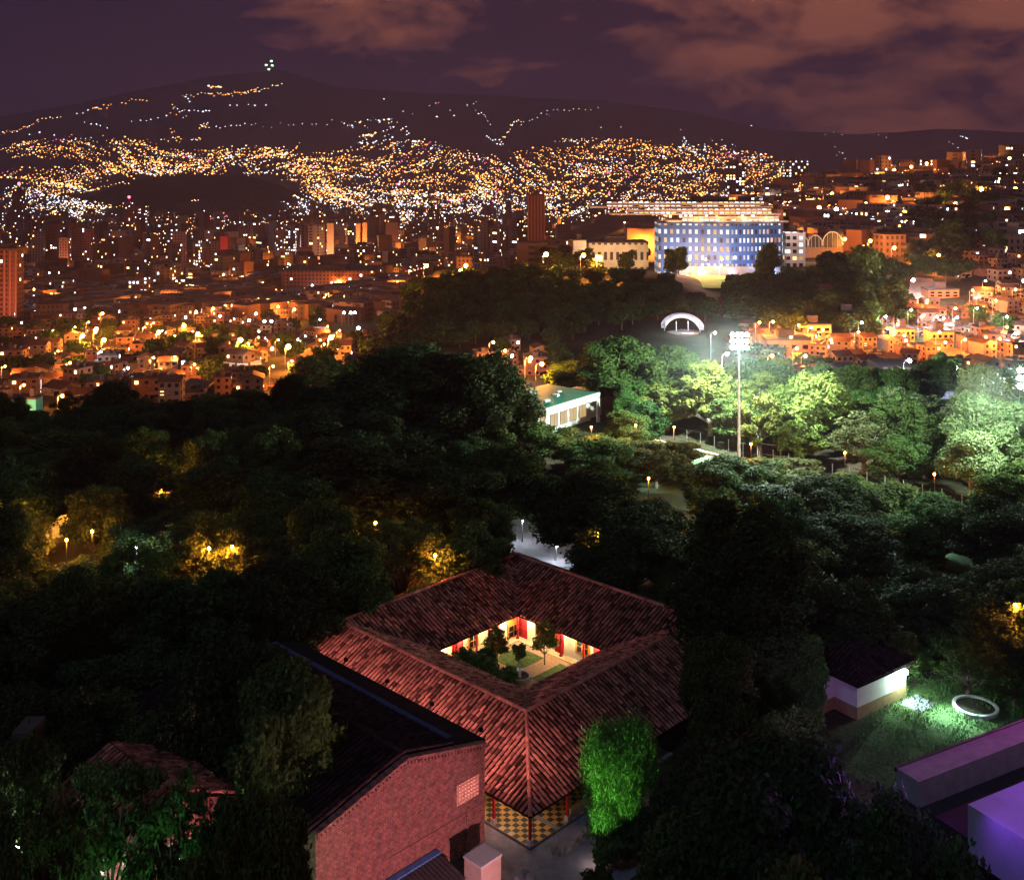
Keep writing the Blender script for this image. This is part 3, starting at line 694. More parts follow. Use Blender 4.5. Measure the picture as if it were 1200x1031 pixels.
T = [
 # kind, name, label, px, top row, distance, width px, group
 ('weeping','weeping_tree','bright green weeping tree lit from below beside the porch',726,833,82,132,None),
 ('tall','tall_tree','tall dense dark tree standing right of the courtyard house roof',866,560,101,192,G4),
 ('round','round_tree','dark crown filling the gap between the house roof and the cottage',838,725,93,120,G4),
 ('round','round_tree','dark crown left of the white cottage, touching its roof',905,735,99,95,G4),
 ('round','round_tree','dark crown overlapping the left part of the cottage roof',940,722,98,80,G4),
 ('sparse','sparse_tree','loose tree overhanging the right end of the cottage roof',1052,728,108,70,G2),
 ('round','round_tree','low dark crown in front of the white cottage',925,815,86,110,G4),
 ('broad','broad_tree','wide dark crown with purple light at the bottom edge, left of the purple parapet',905,836,63,300,G4),
 ('broad','broad_tree','purple-tinged crown in the bottom right, touching the purple parapet',1075,905,56,250,G4),
 ('round','round_tree','dark crown at the bottom edge right of the weeping tree',822,915,66,200,G4),
 ('broad','broad_tree','dim bluish crown at the bottom, between the weeping tree and the purple crowns',830,850,72,190,G4),
 ('round','round_tree','low dark crown on the bottom edge under the purple crowns',960,975,52,240,G4),
 ('round','round_tree','dark tree overhanging the left end of the brick hall roof',335,745,80,170,G4),
 ('broad','broad_tree','dark broad crown against the left end of the brick hall',265,735,84,200,G4),
 ('sparse','sparse_tree','thin-branched tree with pale limbs in front of the pink-lit brick house',215,870,66,150,G4),
 ('round','round_tree','dark green crown at the bottom left of the brick gable',312,885,63,150,G4),
 ('sparse','sparse_tree','sparse tree with green-lit leaves at the bottom edge left of the brick gable',255,930,60,130,G4),
 ('broad','broad_tree','wide dark crown at the left edge above the bottom corner',45,790,84,230,G4),
 ('sparse','sparse_tree','loose dark crown in the bottom left corner of the photo',60,905,62,150,G4),
 ('sparse','sparse_tree','bare-limbed tree between the bottom left corner and the pink-lit house',130,850,68,170,G4),
 ('broad','broad_tree','large dark crown left of the brick hall, below the lamp-lit trees',150,745,94,200,G4),
 ('broad','broad_tree','dark crown at the left edge under the yellow-lit pavilion',20,690,98,210,G1),
 ('round','round_tree','dark crown right below the yellow-lit pavilion',120,660,106,150,G1),
 ('broad','broad_tree','broad crown with faint green light, left of the house roof corner',225,655,104,190,G1),
 ('sparse','sparse_tree','thin tree with pale trunk lit white, above the brick hall',160,615,112,110,G1),
 ('broad','broad_tree','dark crown touching the left corner of the courtyard house',325,645,108,170,G1),
 ('round','round_tree','dim green crown above the left corner of the courtyard house',395,615,116,150,G1),
 ('sparse','sparse_tree','sparse tree with orange-lit leaves behind the far left roof ridge',470,595,124,140,G1),
 ('round','round_tree','dark crown behind the far left roof ridge, nearest the roof apex',545,610,126,120,G1),
 ('round','round_tree','round crown in front of the lamps below the yellow-lit pavilion',82,648,103,90,G1),
 ('broad','giant_tree','giant spreading tree with visible limbs, tallest of the dark canopy',478,396,188,215,G1),
 ('broad','giant_tree','giant tree crown catching green floodlight on its right side',552,396,184,170,G1),
 ('broad','broad_tree','dark crown with a dim green face left of the giant trees',400,470,172,190,G1),
 ('broad','broad_tree','wide black crown below the giant trees, with visible limbs',440,500,150,230,G1),
 ('round','round_tree','black crown right of the giant tree limbs, near the white school roof',590,510,148,150,G1),
 ('broad','broad_tree','black crown in the canopy row under the valley houses, centre left',310,478,180,190,G1),
 ('round','round_tree','black crown in the canopy row under the valley houses, near the lit solar roof',245,462,196,150,G1),
 ('broad','broad_tree','black crown in the canopy row, below the glowing shop sign',150,472,188,200,G1),
 ('round','round_tree','black crown in the canopy row at the left edge below the yellow wall',50,500,170,190,G1),
 ('broad','broad_tree','black crown at the left edge, second row of the canopy',-5,540,142,190,G1),
 ('round','round_tree','black crown above the yellow-lit pavilion',85,525,168,150,G1),
 ('broad','broad_tree','black crown beside the string of orange lights',165,530,150,130,G1),
 ('broad','broad_tree','black crown right of the string of orange lights',255,530,146,170,G1),
 ('broad','broad_tree','dim green crown in the middle of the dark canopy',335,545,138,180,G1),
 ('round','round_tree','dark crown below the middle of the canopy, above the white lamp spot',375,575,128,120,G1),
 ('broad','broad_tree','dark crown over the orange-lit gap in the canopy',520,540,140,150,G1),
 ('round','round_tree','dark crown left of the pale plaza behind the roof apex',560,575,136,110,G1),
 ('broad','broad_tree','dark tree with sparkling lit leaves right of the pale plaza',680,545,140,180,G2),
 ('broad','broad_tree','dark crown above the far right roof ridge of the house',745,590,128,170,G2),
 ('round','round_tree','tree with bright green-white leaves below the school annex, leftmost of three',632,492,182,110,G2),
 ('round','round_tree','dark crown with backlit leaf edges left of the court kerb',700,510,172,120,G2),
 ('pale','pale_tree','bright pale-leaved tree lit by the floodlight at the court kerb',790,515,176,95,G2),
 ('round','round_tree','dark crown at the foot of the floodlight mast',845,530,160,120,G2),
 ('broad','broad_tree','black crown right of the floodlight mast foot',930,560,150,150,G2),
 ('pale','pale_tree','small pale tree with white-lit leaves beside the goal',935,535,172,80,G2),
 ('broad','broad_tree','black crown in front of the court, above the white cottage',985,600,132,170,G2),
 ('broad','broad_tree','black crown left of the arched gap showing the lit court',970,555,146,150,G2),
 ('round','round_tree','black crown right of the arched gap showing the lit court',1105,575,138,150,G2),
 ('round','round_tree','crown over the arched gap showing the lit court',1040,560,150,110,G2),
 ('broad','broad_tree','black crown at the right edge in front of the court',1180,575,132,170,G2),
 ('round','round_tree','green-edged crown at the right edge under the lumpy trees',1185,545,150,110,G2),
 ('broad','broad_tree','dark crown below the arched gap, right of the cottage roof',1090,665,118,170,G2),
 ('broad','broad_tree','dark crown at the right edge above the circular planter',1180,660,116,150,G2),
 ('round','round_tree','dark tree behind the white cottage roof',1010,690,118,120,G2),
 ('sparse','sparse_tree','small tree growing in the circular planter on the lawn',1135,745,106,110,G2),
 ('round','round_tree','small leafy tree lit green-white by the cottage lamp',1073,765,110,55,G2),
 ('sparse','sparse_tree','small dark tree with white-lit leaves at the right end of the lawn',1190,770,104,100,G2),
 ('round','round_tree','dark crown hiding the left end of the court fence',712,505,180,90,G2),
 ('pale','pale_tree','white-lit leafy crown in front of the court kerb, left of the mast',768,518,172,90,G2),
 ('round','round_tree','dark crown under the goal, in front of the fence',885,532,168,95,G2),
 ('pale','pale_tree','white-lit crown in front of the fence, right of the goal',950,550,160,85,G2),
 ('round','round_tree','dark crown in front of the right part of the court fence',1010,560,156,90,G2),
 ('sparse','sparse_tree','loose crown in front of the right end of the court fence',1085,585,148,90,G2),
 ('sparse','sparse_tree','thin-leaved tree in front of the white wall at the bottom left edge',20,880,67,110,G4),
 ('pale','pale_tree','pale-limbed tree crossing the right end of the white wall, bottom left',62,915,64,95,G4),
 ('round','round_tree','dark crown hiding the flat roof of the white house',28,835,74,120,G4),
 ('sparse','sparse_tree','thin-leaved tree between the pink-lit house and the brick gable',262,900,64,100,G4),
 ('round','round_tree','wide dense dark green tree right of the school annex, tallest there',725,385,222,130,G3),
 ('round','round_tree','dense green tree left of the yellow-green floodlit trees',785,395,218,110,G3),
 ('round','round_tree','round green tree directly above the school annex roof corner',672,418,236,90,G3),
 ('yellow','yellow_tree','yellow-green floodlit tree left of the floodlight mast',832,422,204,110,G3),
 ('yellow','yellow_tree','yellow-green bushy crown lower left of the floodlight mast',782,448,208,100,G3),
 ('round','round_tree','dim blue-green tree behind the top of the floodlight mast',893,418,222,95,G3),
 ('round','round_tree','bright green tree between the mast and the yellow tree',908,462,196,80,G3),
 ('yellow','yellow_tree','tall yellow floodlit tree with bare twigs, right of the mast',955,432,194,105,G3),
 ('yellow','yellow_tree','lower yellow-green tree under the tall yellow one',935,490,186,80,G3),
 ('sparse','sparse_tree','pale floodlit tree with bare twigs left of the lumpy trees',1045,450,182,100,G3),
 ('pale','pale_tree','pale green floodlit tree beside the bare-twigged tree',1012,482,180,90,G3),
 ('round','round_tree','dim teal-green crown between the pale tree and the lumpy trees',1085,470,178,100,G3),
 ('round','round_tree','green crown below the bare-twigged tree, above the court kerb',1052,505,172,90,G3),
 ('lumpy','lumpy_tree','tall pale tree with rounded leaf clumps near the right edge',1160,448,168,95,G3),
 ('lumpy','lumpy_tree','thin-trunked tree with few rounded clumps, rising above the others at right',1150,412,180,75,G3),
 ('lumpy','lumpy_tree','lower pale tree with rounded clumps and a bent trunk near the right edge',1138,492,160,85,G3),
 ('round','round_tree','green crown at the right edge beside the lumpy trees',1200,505,166,90,G3),
 ('round','round_tree','dim crown at the far right behind the right-hand floodlight',1210,455,185,80,G3),
 ('weeping','weeping_tree','small drooping tree beside the school annex, lit orange below',735,460,205,46,G3),
]
for (k, nm, lb, px, tp, Y, w, g) in T: ptree(k, nm, lb, px, tp, Y, w, g)
for (k, nm, lb, x, y, top, w, cat) in [
  ('bush','dark_bush','large dark bush on the left of the courtyard garden',9.0,15.4,3.4,5.6,'bush'),
  ('bush','dark_bush','dark bush in the left corner of the courtyard garden',8.7,12.0,3.0,4.6,'bush'),
  ('shrub','small_tree','slender leafy tree left of the courtyard path',13.0,16.4,3.9,3.0,'tree'),
  ('shrub','small_tree','slender leafy tree on the courtyard lawn near the orange window',16.4,12.8,4.4,3.2,'tree'),
  ('bush','dark_bush','small round bush beside the courtyard path',14.9,15.2,2.0,1.9,'bush')]:
    p = HL(x, y); tree(k, nm, lb, p.x, p.y, top, w, 'plants in the courtyard', cat=cat)

# ------------------------------------------------------------------ cottage, lawn, planter, parapet building
def cottage():
    c = Vector((31.8, 101.4, 0)); root = empty('white_cottage', c, .62)      # x to upper right, y to upper left
    tag(root, 'small white cottage with ochre dado and tiled roof on the lawn', 'cottage')
    W_, D_ = 7.4, 9.0; h = 3.6
    m = MB(); m.box(0, W_, 0, D_, .02, h); m.box(-1.4, 0, 2.6, 6.4, .02, 3.1)
    m.build('wall', [M_white], root)
    m = MB(); e = .03
    m.box(-e, W_+e, -e, D_+e, .0, 1.15); m.box(-1.4-e, -e-.002, 2.6-e, 6.4+e, 0, 1.13); m.build('dado', [M_dado], root)
    E = [(-.8,-.7),(W_+.7,-.7),(W_+.7,D_+.7),(-.8,D_+.7)]; ra, rb = (2.9, 3.6, h+1.75), (2.9+1.6, D_-3.6, h+1.75); ra, rb = (W_/2, 3.8, h+1.75), (W_/2, D_-3.8, h+1.75)
    for k, (r0, r1, a, b) in enumerate(((ra, ra, 0, 1), (ra, rb, 1, 2), (rb, rb, 2, 3), (rb, ra, 3, 0))):
        m = MB(); e0, e1 = (*E[a], h-.05), (*E[b], h-.05)
        if r0 == r1: d_ = Vector(e1)-Vector(e0); r1 = tuple(Vector(r0)+d_*.004)
        vs = [r0, r1, e1, e0]; vs = [(*v[:2], v[2]-.02) for v in vs]+[(*v[:2], v[2]-.16) for v in vs]
        m.add(vs, [(0,1,2,3),(7,6,5,4),(3,2,6,7),(0,3,7,4),(1,0,4,5),(2,1,5,6)], 1); tile_slope(m, r0, r1, e0, e1, seed=80+k)
        m.build('roof_slope', [M_tiledark, M_wood], root)
    m = MB(); m.box(-1.45, -1.4, 3.6, 4.5, .1, 2.2); m.build('door', [M_wood], root)
    lp = empty('wall_lamp', HLc(c, .62, 7.0, -.25, 2.6)); tag(lp, 'bright white lamp on the right end of the white cottage', 'lamp')
    m = MB(); m.ball((0,0,0), .26); m.build('bulb', [E_cool], lp); m = MB(); m.box(-.05,.05,0,.3,.1,.2); m.build('bracket', [M_dark], lp)
    l = light('lamp_light', 'POINT', (0, -.6, -.2), (.60, .95, .80), 1500, .2, parent=lp)
    l = light('lamp_light', 'SPOT', (2.6, -1.2, 1.0), (.55, .95, .92), 9500, .3, (3.2, -4.0, -3.4), 80, lp, 1.0)
def HLc(c, th, x, y, z): return (c.x+math.cos(th)*x-math.sin(th)*y, c.y+math.sin(th)*x+math.cos(th)*y, z)
cottage()
def sheet(name, pts, m, z=.02, kind='structure'):
    o = mesh_np(name, [(x, y, H(x, y)+z) for x, y in pts], [list(range(len(pts)))], m); tag(o, kind=kind); return o
sheet('lawn', [(28, 93), (38, 84), (58, 96), (60, 106), (50, 113), (38, 107)], M_turf, .03)
sheet('lawn_paving', [(38.0, 102.6), (40.4, 104.4), (39.0, 106.2), (36.6, 104.4)], M_pave, .06)
def grass():
    rs = np.random.RandomState(21); n = 16000; poly = [(27, 92), (38, 83), (60, 95), (62, 107), (50, 115), (38, 109), (33.5, 103)]
    P = []
    while len(P) < n:
        x, y = rs.uniform(26, 63), rs.uniform(82, 116); c = False
        for i in range(len(poly)):
            (x1, y1), (x2, y2) = poly[i], poly[i-1]
            if (y1 > y) != (y2 > y) and x < (x2-x1)*(y-y1)/(y2-y1)+x1: c = not c
        if c: P.append((x, y))
    P = np.array(P); a = rs.uniform(0, 6.28, n); h = rs.uniform(.08, .28, n)*(1+.8*np.sin(P[:,0]*1.3)*np.sin(P[:,1]*1.1)); w = rs.uniform(.03, .09, n)
    b = np.stack([P[:,0], P[:,1], np.full(n, .03)], 1); u = np.stack([np.cos(a)*w, np.sin(a)*w, a*0], 1); t = np.stack([rs.normal(0, .09, n), rs.normal(0, .09, n), np.maximum(h, .04)], 1)
    V = np.stack([b-u, b+u, b+u*.4+t, b-u*.4+t], 1).reshape(-1, 3); o = mesh_np('grass', V, np.arange(4*n).reshape(n, 4), leafmat('grass_blades', (.04,.09,.03), (.14,.22,.08)), attr=rs.rand(n)); tag(o, kind='stuff')
grass()
def planter():
    p = G(1143, 830); root = empty('circular_planter', p); tag(root, 'round white kerbed planter on the lawn', 'planter')
    m = MB(); disc(m, (0,0), 1.75, 2.05, 0, .32); m.build('kerb', [mat('kerb_paint', (.62, .6, .55), .8, .25, 2)], root)
    m = MB(); disc(m, (0,0), 0, 1.74, 0, .18); m.build('soil', [mat('soil', (.04, .03, .02), 1, .3, 4)], root)
planter()
def railing():
    root = empty('hand_railing', (42.5, 96.5, 0), .95); tag(root, 'thin dark metal railing between the planter and purple parapet', 'railing')
    m = MB(); m.tube([(0,0,.95),(5,0,.95)], .03); m.tube([(0,0,.55),(5,0,.55)], .02); m.build('rail', [M_dark], root)
    for k in range(4):
        m = MB(); m.tube([(k*5/3,0,0),(k*5/3,0,.95)], .03); m.build('post', [M_dark], root)
railing()
def parapet_building():
    u = Vector((9.8, 5.3, 0)).normalized(); th = math.atan2(u.y, u.x); o = Vector((24.1, 68.3, 0))
    root = empty('flat_roofed_building', o, th); tag(root, 'flat roofed building with purple-lit parapet in the bottom right corner', 'building')
    zt = 14.0; n = 7.6
    m = MB(); m.box(0, 60, -26, 0, 0, zt-1.6); m.build('body', [mat('roof_membrane', (.035, .03, .04), .9, .3, 1)], root)
    m = MB(); m.box(-.2, 60, -1.6, .1, zt-1.598, zt); m.build('parapet', [M_purple], root)
    m = MB(); m.box(-1.5, 60, -24, -6.2, zt-1.597, zt+1.4); m.build('penthouse', [mat('smooth_concrete', (.40, .38, .46), .8, .12, .8, .15)], root)
    m = MB(); m.box(-.25, 60, .08, .28, zt-.25, zt+.04); m.build('coping', [M_dark], root)
    for k, (x, y, z, c, p, t) in enumerate(((27, 7.0, zt+13, (.72,.05,.62), 12000, (4.5, -1, zt)), (14, -9, zt+6, (.28,.06,1.0), 9000, (0, -9, zt+1.4)))):
        f = MB(); f.box(x-.1, x+.1, y-.1, y+.1, 0 if k == 0 else zt+1.4, z+.1); f.build('lamp_post', [M_dark], root)
        l = light('purple_light', 'SPOT', (x, y-.3, z), c, p, .25, t, 54 if k == 0 else 50, root); adopt(l, root)
    l = light('purple_light', 'SPOT', (-.6, .6, zt-1), (.62, .34, 1.0), 8000, .3, (21, 27, 2), 50, root); adopt(l, root)
    l = light('purple_light', 'SPOT', (-3.4, -8.6, zt+2.6), (.30,.08,1.0), 210, .06, (-1.0, -9.8, zt+.6), 120, root); adopt(l, root)
    l = light('purple_light', 'SPOT', (-1.8, -4, zt+1.2), (.40,.14,1.0), 2200, .3, (-14, -3, zt+3), 110, root); adopt(l, root)
parapet_building()

# ------------------------------------------------------------------ terrace and garden by the porch
def hp(x, y): v = HL(x, y); return (v.x, v.y)
sheet('terrace', [hp(-10.5,-13), hp(-WO-.05,-WO-.2), hp(-WO-.05, 2), hp(-10.3, 2)], M_conc, .05)
sheet('patio', [hp(-11,-14), hp(6,-14), hp(6,-WO-.0), hp(-WO,-WO-.0)], M_pave, .035)
def low_wall():
    root = empty('stone_garden_wall', HL(-5.4, -8.6), TH); tag(root, 'low rough stone wall below the porch corner', 'wall')
    m = MB()
    for k in range(16):
        for r in range(2): m.box(k*.42-.2+.02, k*.42+.2-.02+R.uniform(-.02, .02), -.18+R.uniform(-.04, .04), .16, r*.3+.01, r*.3+.29, 0, R.rand())
    m.build('masonry', [mat('field_stone', (.26, .25, .26), .9, .35, 3, .4, .4)], root)
    m = MB(); m.box(-.25, 6.6, -.2, .2, .6, .68); m.build('coping', [M_conc], root)
low_wall()
for i, (x, y, r, lb) in enumerate(((-9.2,-9.0,.42,'large rounded boulder on the terrace by the brick wall'),(-9.9,-8.3,.3,'smaller grey boulder on the terrace, nearest the brick wall'),(-8.7,-8.1,.26,'small boulder on the terrace nearest the porch'))):
    p = HL(x, y); m = MB(); m.ball((0,0,r*.55), r, n=10, k=7, sz=.75)
    m.v = [tuple(Vector(v)*(1+.12*math.sin(9*v[0]+5*v[1]*3+i))) for v in m.v]
    o = m.build('boulder', [M_conc], None, True, p); tag(o, lb, 'boulder', 'boulders on the terrace')
def statue():
    p = G(707, 1004); root = empty('stone_ornament', p); tag(root, 'pale stone garden ornament on a block, right of the terrace', 'ornament')
    m = MB(); m.box(-.4,.4,-.3,.3,0,.5); m.build('plinth', [M_white], root)
    m = MB(); m.tube([(0,0,.5),(0,0,.7),(0,0,1.0),(0,0,1.15)], [.18,.26,.22,.09], 10); m.ball((0,0,1.32), .17); m.build('figure', [M_white], root)
    light('ornament_light', 'POINT', (-.9, -.9, .8), (1, .7, .6), 26, .1, parent=root)
statue()
p = G(648, 1003); m = MB()
for k in range(14):
    a = R.uniform(0, 6.28); m.tube([(0,0,0), (.3*math.cos(a), .3*math.sin(a), R.uniform(.8,1.3)), (.8*math.cos(a), .8*math.sin(a), R.uniform(1.0,2.0))], [.025,.018,.008], 4)
o = m.build('bare_shrub', [M_palebark], None, False, p); tag(o, 'leafless thin-stemmed shrub behind the stone wall', 'shrub')

def pink_house():
    c = Vector((-26.0, 70, 0)); root = empty('brick_house', c, TH); tag(root, 'pink-lit brick house with a small gable seen through branches, left of the brick hall', 'house')
    m = MB(); w, d, h = 9.0, 8, 7.6
    m.box(0, w, 0, d, 0, h); m.add([(0,0,h),(w,0,h),(w/2,0,h+2),(0,.3,h),(w,.3,h),(w/2,.3,h+2)], [(0,1,2),(3,5,4),(0,2,5,3),(1,4,5,2)]); m.build('wall', [M_brick], root)
    for s in (0, 1):
        m = MB(); xe = -.5 if s == 0 else w+.5; r0, r1, e0, e1 = (w/2,-.4,h+2.15),(w/2,d+.4,h+2.15),(xe,-.4,h-.1),(xe,d+.4,h-.1)
        vs = [r0,r1,e1,e0]; vs = [(*v[:2], v[2]-.02) for v in vs]+[(*v[:2], v[2]-.15) for v in vs]
        m.add(vs, [(0,1,2,3),(7,6,5,4),(3,2,6,7),(0,3,7,4),(1,0,4,5),(2,1,5,6)], 1); tile_slope(m, r0, r1, e0, e1, seed=90+s, pitch=.42); m.build('roof_slope', [M_tile, M_wood], root)
    for x in (1.3, 4.0, 6.8):
        m = MB(); m.box(x, x+1.3, -.06, -.002, 4.4, 6.2); f = m.build('window', [M_white], root); m = MB(); m.box(x+.12, x+1.18, -.09, -.06, 4.52, 6.08); m.build('pane', [M_glass], f)
pink_house()
sheet('yard_paving', [(-48, 66), (-34, 64), (-20, 63), (-20, 69), (-34, 72), (-48, 80)], M_pave, .04)

# ------------------------------------------------------------------ lamps
def lamp_proto(kind, mat_head, h, r, col, power, lit=True, name='street_lamp'):
    root = empty(name, (0,0,0))
    near = h < 7.5; q = 1.3
    m = MB(); m.tube([(0,0,-1),(0,0,h-.6),(.3,0,h-.1),(1.0,0,h)] if not near else [(q,0,-1),(q,0,h-.6),(q,0,h-.24)], [.10,.08,.06,.05] if not near else [.06,.05,.04], 6); m.build('pole', [M_metal if not near else M_dark], root)
    m = MB(); m.ball((1.3,0,h-.05), r, 0, 8, 6); m.build('lamp_head', [mat_head], root)
    if lit:
        l = light('lamp_light', 'POINT', (1.3, -.35 if near else 0, h-r-(.1 if near else .35)), col, power, .25, parent=root); adopt(l, root)
    return [root, 0]
SOD = (1, .31, .04); WHT = (.86, .93, 1)
LP = {}
def lp(kind):
    if kind not in LP:
        LP[kind] = {'so_n': lambda: lamp_proto('a', E_sodium, 7, .17, SOD, 2500), 'so_m': lambda: lamp_proto('a', E_sodium, 8, .42, SOD, 19000),
          'so_f': lambda: lamp_proto('a', E_sodium, 9, .8, SOD, 26000), 'so_ff': lambda: lamp_proto('a', E_sodium, 10, 1.35, SOD, 70000),
          'so_big': lambda: lamp_proto('a', E_sodium, 10, .95, SOD, 60000), 'wh_n': lambda: lamp_proto('a', E_cool, 6, .17, WHT, 1100),
          'wh_m': lambda: lamp_proto('a', E_cool, 8, .42, WHT, 8000), 'wh_f': lambda: lamp_proto('a', E_cool, 8, .75, WHT, 0, False),
          'wh_ff': lambda: lamp_proto('a', E_cool, 9, 1.3, WHT, 0, False)}[kind]()
    return LP[kind]
PW = 1
HGT = {'so_n':7,'so_m':8,'so_f':9,'so_ff':10,'so_big':10,'wh_n':6,'wh_m':8,'wh_f':8,'wh_ff':9}
LAMPS = []      # (object, px, py, kind)
def lamp(kind, px, py, Y=None, label=None, group='street lamps'):
    if Y is None:
        p = G(px, py, HGT[kind]-.3, 200)
        if p is None: return None
    else:
        x = at(px, Y); z = ZC-(py-YH)/F*Y; p = Vector((x, Y, H(x, Y)))
    pr = lp(kind); o = pr[0] if pr[1] == 0 else copy_tree(pr[0]); pr[1] += 1
    o.location = (p.x-1.3, p.y, p.z)
    if Y is not None: o.scale = (1, 1, max(.2, (z-p.z)/HGT[kind]))
    tag(o, label, 'street lamp', group)
    LAMPS.append((o, px, py, kind, label)); return o

# floodlight mast
def mast(px, py_top, Y, label, power):
    x = at(px, Y); zt = ZC-(py_top-YH)/F*Y; root = empty('floodlight_mast', (x, Y, H(x, Y))); tag(root, label, 'floodlight mast', 'floodlight masts')
    h = zt-root.location.z
    m = MB(); m.tube([(0,0,-.5),(0,0,h*.5),(0,0,h-.3)], [.28,.2,.13], 10); m.build('pole', [mat_once('white_pole', (.75, .78, .78))], root)
    m = MB(); m.box(-1.5,1.5,-.12,-.02,h-1.7,h-1.6); m.box(-1.5,1.5,-.12,-.02,h-.6,h-.5); m.box(-1.5,1.5,-.12,-.02,h+.5,h+.6); m.box(-.08,.08,-.1,.1,h-2,h+.8); m.build('crossbar', [M_metal], root)
    for r in range(3):
        for k in range(4):
            cx = -1.15+k*.77; cz = h-1.5+r*1.1; m = MB(); m.tube([(cx,-.12,cz+.1),(cx,-.55,cz-.12)], [.16,.36], 10, cap=True); f = m.build('floodlight', [M_metal], root)
            m = MB(); m.ball((cx,-.66,cz-.2), .43, 0, 10, 6, .8); m.build('lens', [E_flood], f)
    l = light('pole_fill', 'SPOT', (0, -1.2, h-1.2), (.85,1,.95), 9000, .2, (0, -.3, 0), 16, root); adopt(l, root)  # extra spot added to brighten the pole, not one of the floodlights
    for (dx, dy, tx, ty, pw, an) in ((0,-1.8,6,-30,power*.30,82),(0,1.6,0,30,power*.55,150),(-2.4,0,-30,0,power*.40,92),(2.4,0,30,0,power*.40,92)):
        l = light('flood_beam', 'SPOT', (dx, dy, h-.5), (.78,1,.86), pw, .7, (dx+tx, dy+ty, h-15 if tx else h-22), an, root, .9); adopt(l, root)
mast(866, 395, 186, 'tall white floodlight mast between the floodlit trees', 400000)
mast(1203, 437, 150, 'floodlight mast at the right edge of the photo', 190000)

# ------------------------------------------------------------------ sports court
U = Vector((48, -52, 0)).normalized(); Nn = Vector((U.y, -U.x, 0)); Nn = Nn if Nn.y < 0 else -Nn     # towards the camera
A0 = Vector((21.4, 204.5, 0))
def CP(a, b, z=0): return A0+U*a+Nn*b+Vector((0, 0, z))
def quad(name, a0, a1, b0, b1, z, m): 
    o = mesh_np(name, [CP(a0,b0,z), CP(a1,b0,z), CP(a1,b1,z), CP(a0,b1,z)], [[0,1,2,3]], m); tag(o, kind='structure'); return o
quad('sports_court', 14, 84, 0, 36, .03, M_court)
ml = MB()
def line(a0, a1, b0, b1): ml.add([CP(a0,b0,.036), CP(a1,b0,.036), CP(a1,b1,.036), CP(a0,b1,.036)], [(0,1,2,3)])
for (a0,a1,b0,b1) in ((16,82,2,2.15),(16,82,34,34.15),(16,16.15,2.15,34),(82,82.15,2,34.15),(49,49.15,2.15,34),(16.15,24,10,10.15),(16.15,24,26,26.15),(24,24.15,10,26.15),(74,82,10,10.15),(74,82,26,26.15),(74,74.15,10.15,26)): line(a0,a1,b0,b1)
ml.build('court_markings', [M_line]); tag(bpy.data.objects['court_markings'], kind='structure')
k = MB(); c = (CP(0,-.3)+CP(72,-.3))/2; k.obox(c, (U.x, U.y), 36, .28, 0, .45); o = k.build('court_kerb', [M_line]); tag(o, kind='structure')
def fence(b, a0, a1, h, label, step=3.0):
    root = empty('mesh_fence', CP(a0, b)); tag(root, label, 'fence', 'fences round the sports court')
    n = int((a1-a0)/step)
    for i in range(n+1):
        p = CP(a0+i*step, b)-CP(a0, b); m = MB(); m.tube([p, p+Vector((0,0,h))], .07, 5); m.build('post', [M_metal], root)
    m = MB(); L_ = n*step
    for z in (.1, h/2, h): m.tube([Vector((0,0,z)), U*L_+Vector((0,0,z))], .035, 4)
    for i in range(int(L_/.6)): p = U*(i*.6); m.tube([p, p+Vector((0,0,h))], .012, 3, cap=False)
    for i in range(int(h/.5)): m.tube([Vector((0,0,i*.5)), U*L_+Vector((0,0,i*.5))], .012, 3, cap=False)
    m.build('wire_mesh', [M_dark], root)
fence(-1.2, -2, 34, 3.2, 'tall wire fence behind the court kerb, left of the mast')
fence(-1.2, 36, 72, 3.2, 'tall wire fence behind the court kerb, right of the mast')
fence(36.5, 40, 84, 4.0, 'tall wire fence on the near side of the sports court')
def goal():
    p = on(901, 190); root = empty('football_goal', p, -.5); tag(root, 'small white football goal right of the floodlight mast', 'goal')
    m = MB(); m.tube([(-2,0,0),(-2,0,2.1),(2,0,2.1),(2,0,0)], .09, 6); m.build('goal_frame', [M_line], root)
    m = MB(); m.tube([(-2,0,2.1),(-2,1.1,0),(2,1.1,0),(2,0,2.1)], .05, 5); m.build('back_frame', [M_line], root)
    m = MB()
    for k in range(14): m.tube([(-2+k*.3,0,2.1),(-2+k*.3,1.1,0)], .008, 3, cap=False)
    m.build('net', [M_line], root)
goal()
sheet('plaza', [(-4, 134), (12, 134), (16, 158), (-3, 158)], mat('plaza_paving', (.09, .088, .10), .9, .3, .8, .3), .04)
sheet('campus_road', [(-60, 118), (-4, 141), (-4, 146), (-60, 124)], M_asph, .03)
light_post = lamp('wh_n', 612, 610, 148, 'white lamp post on the pale plaza behind the roof apex', 'campus lamps')
lamp('wh_n', 652, 640, 141, 'white lamp post at the right end of the pale plaza', 'campus lamps')

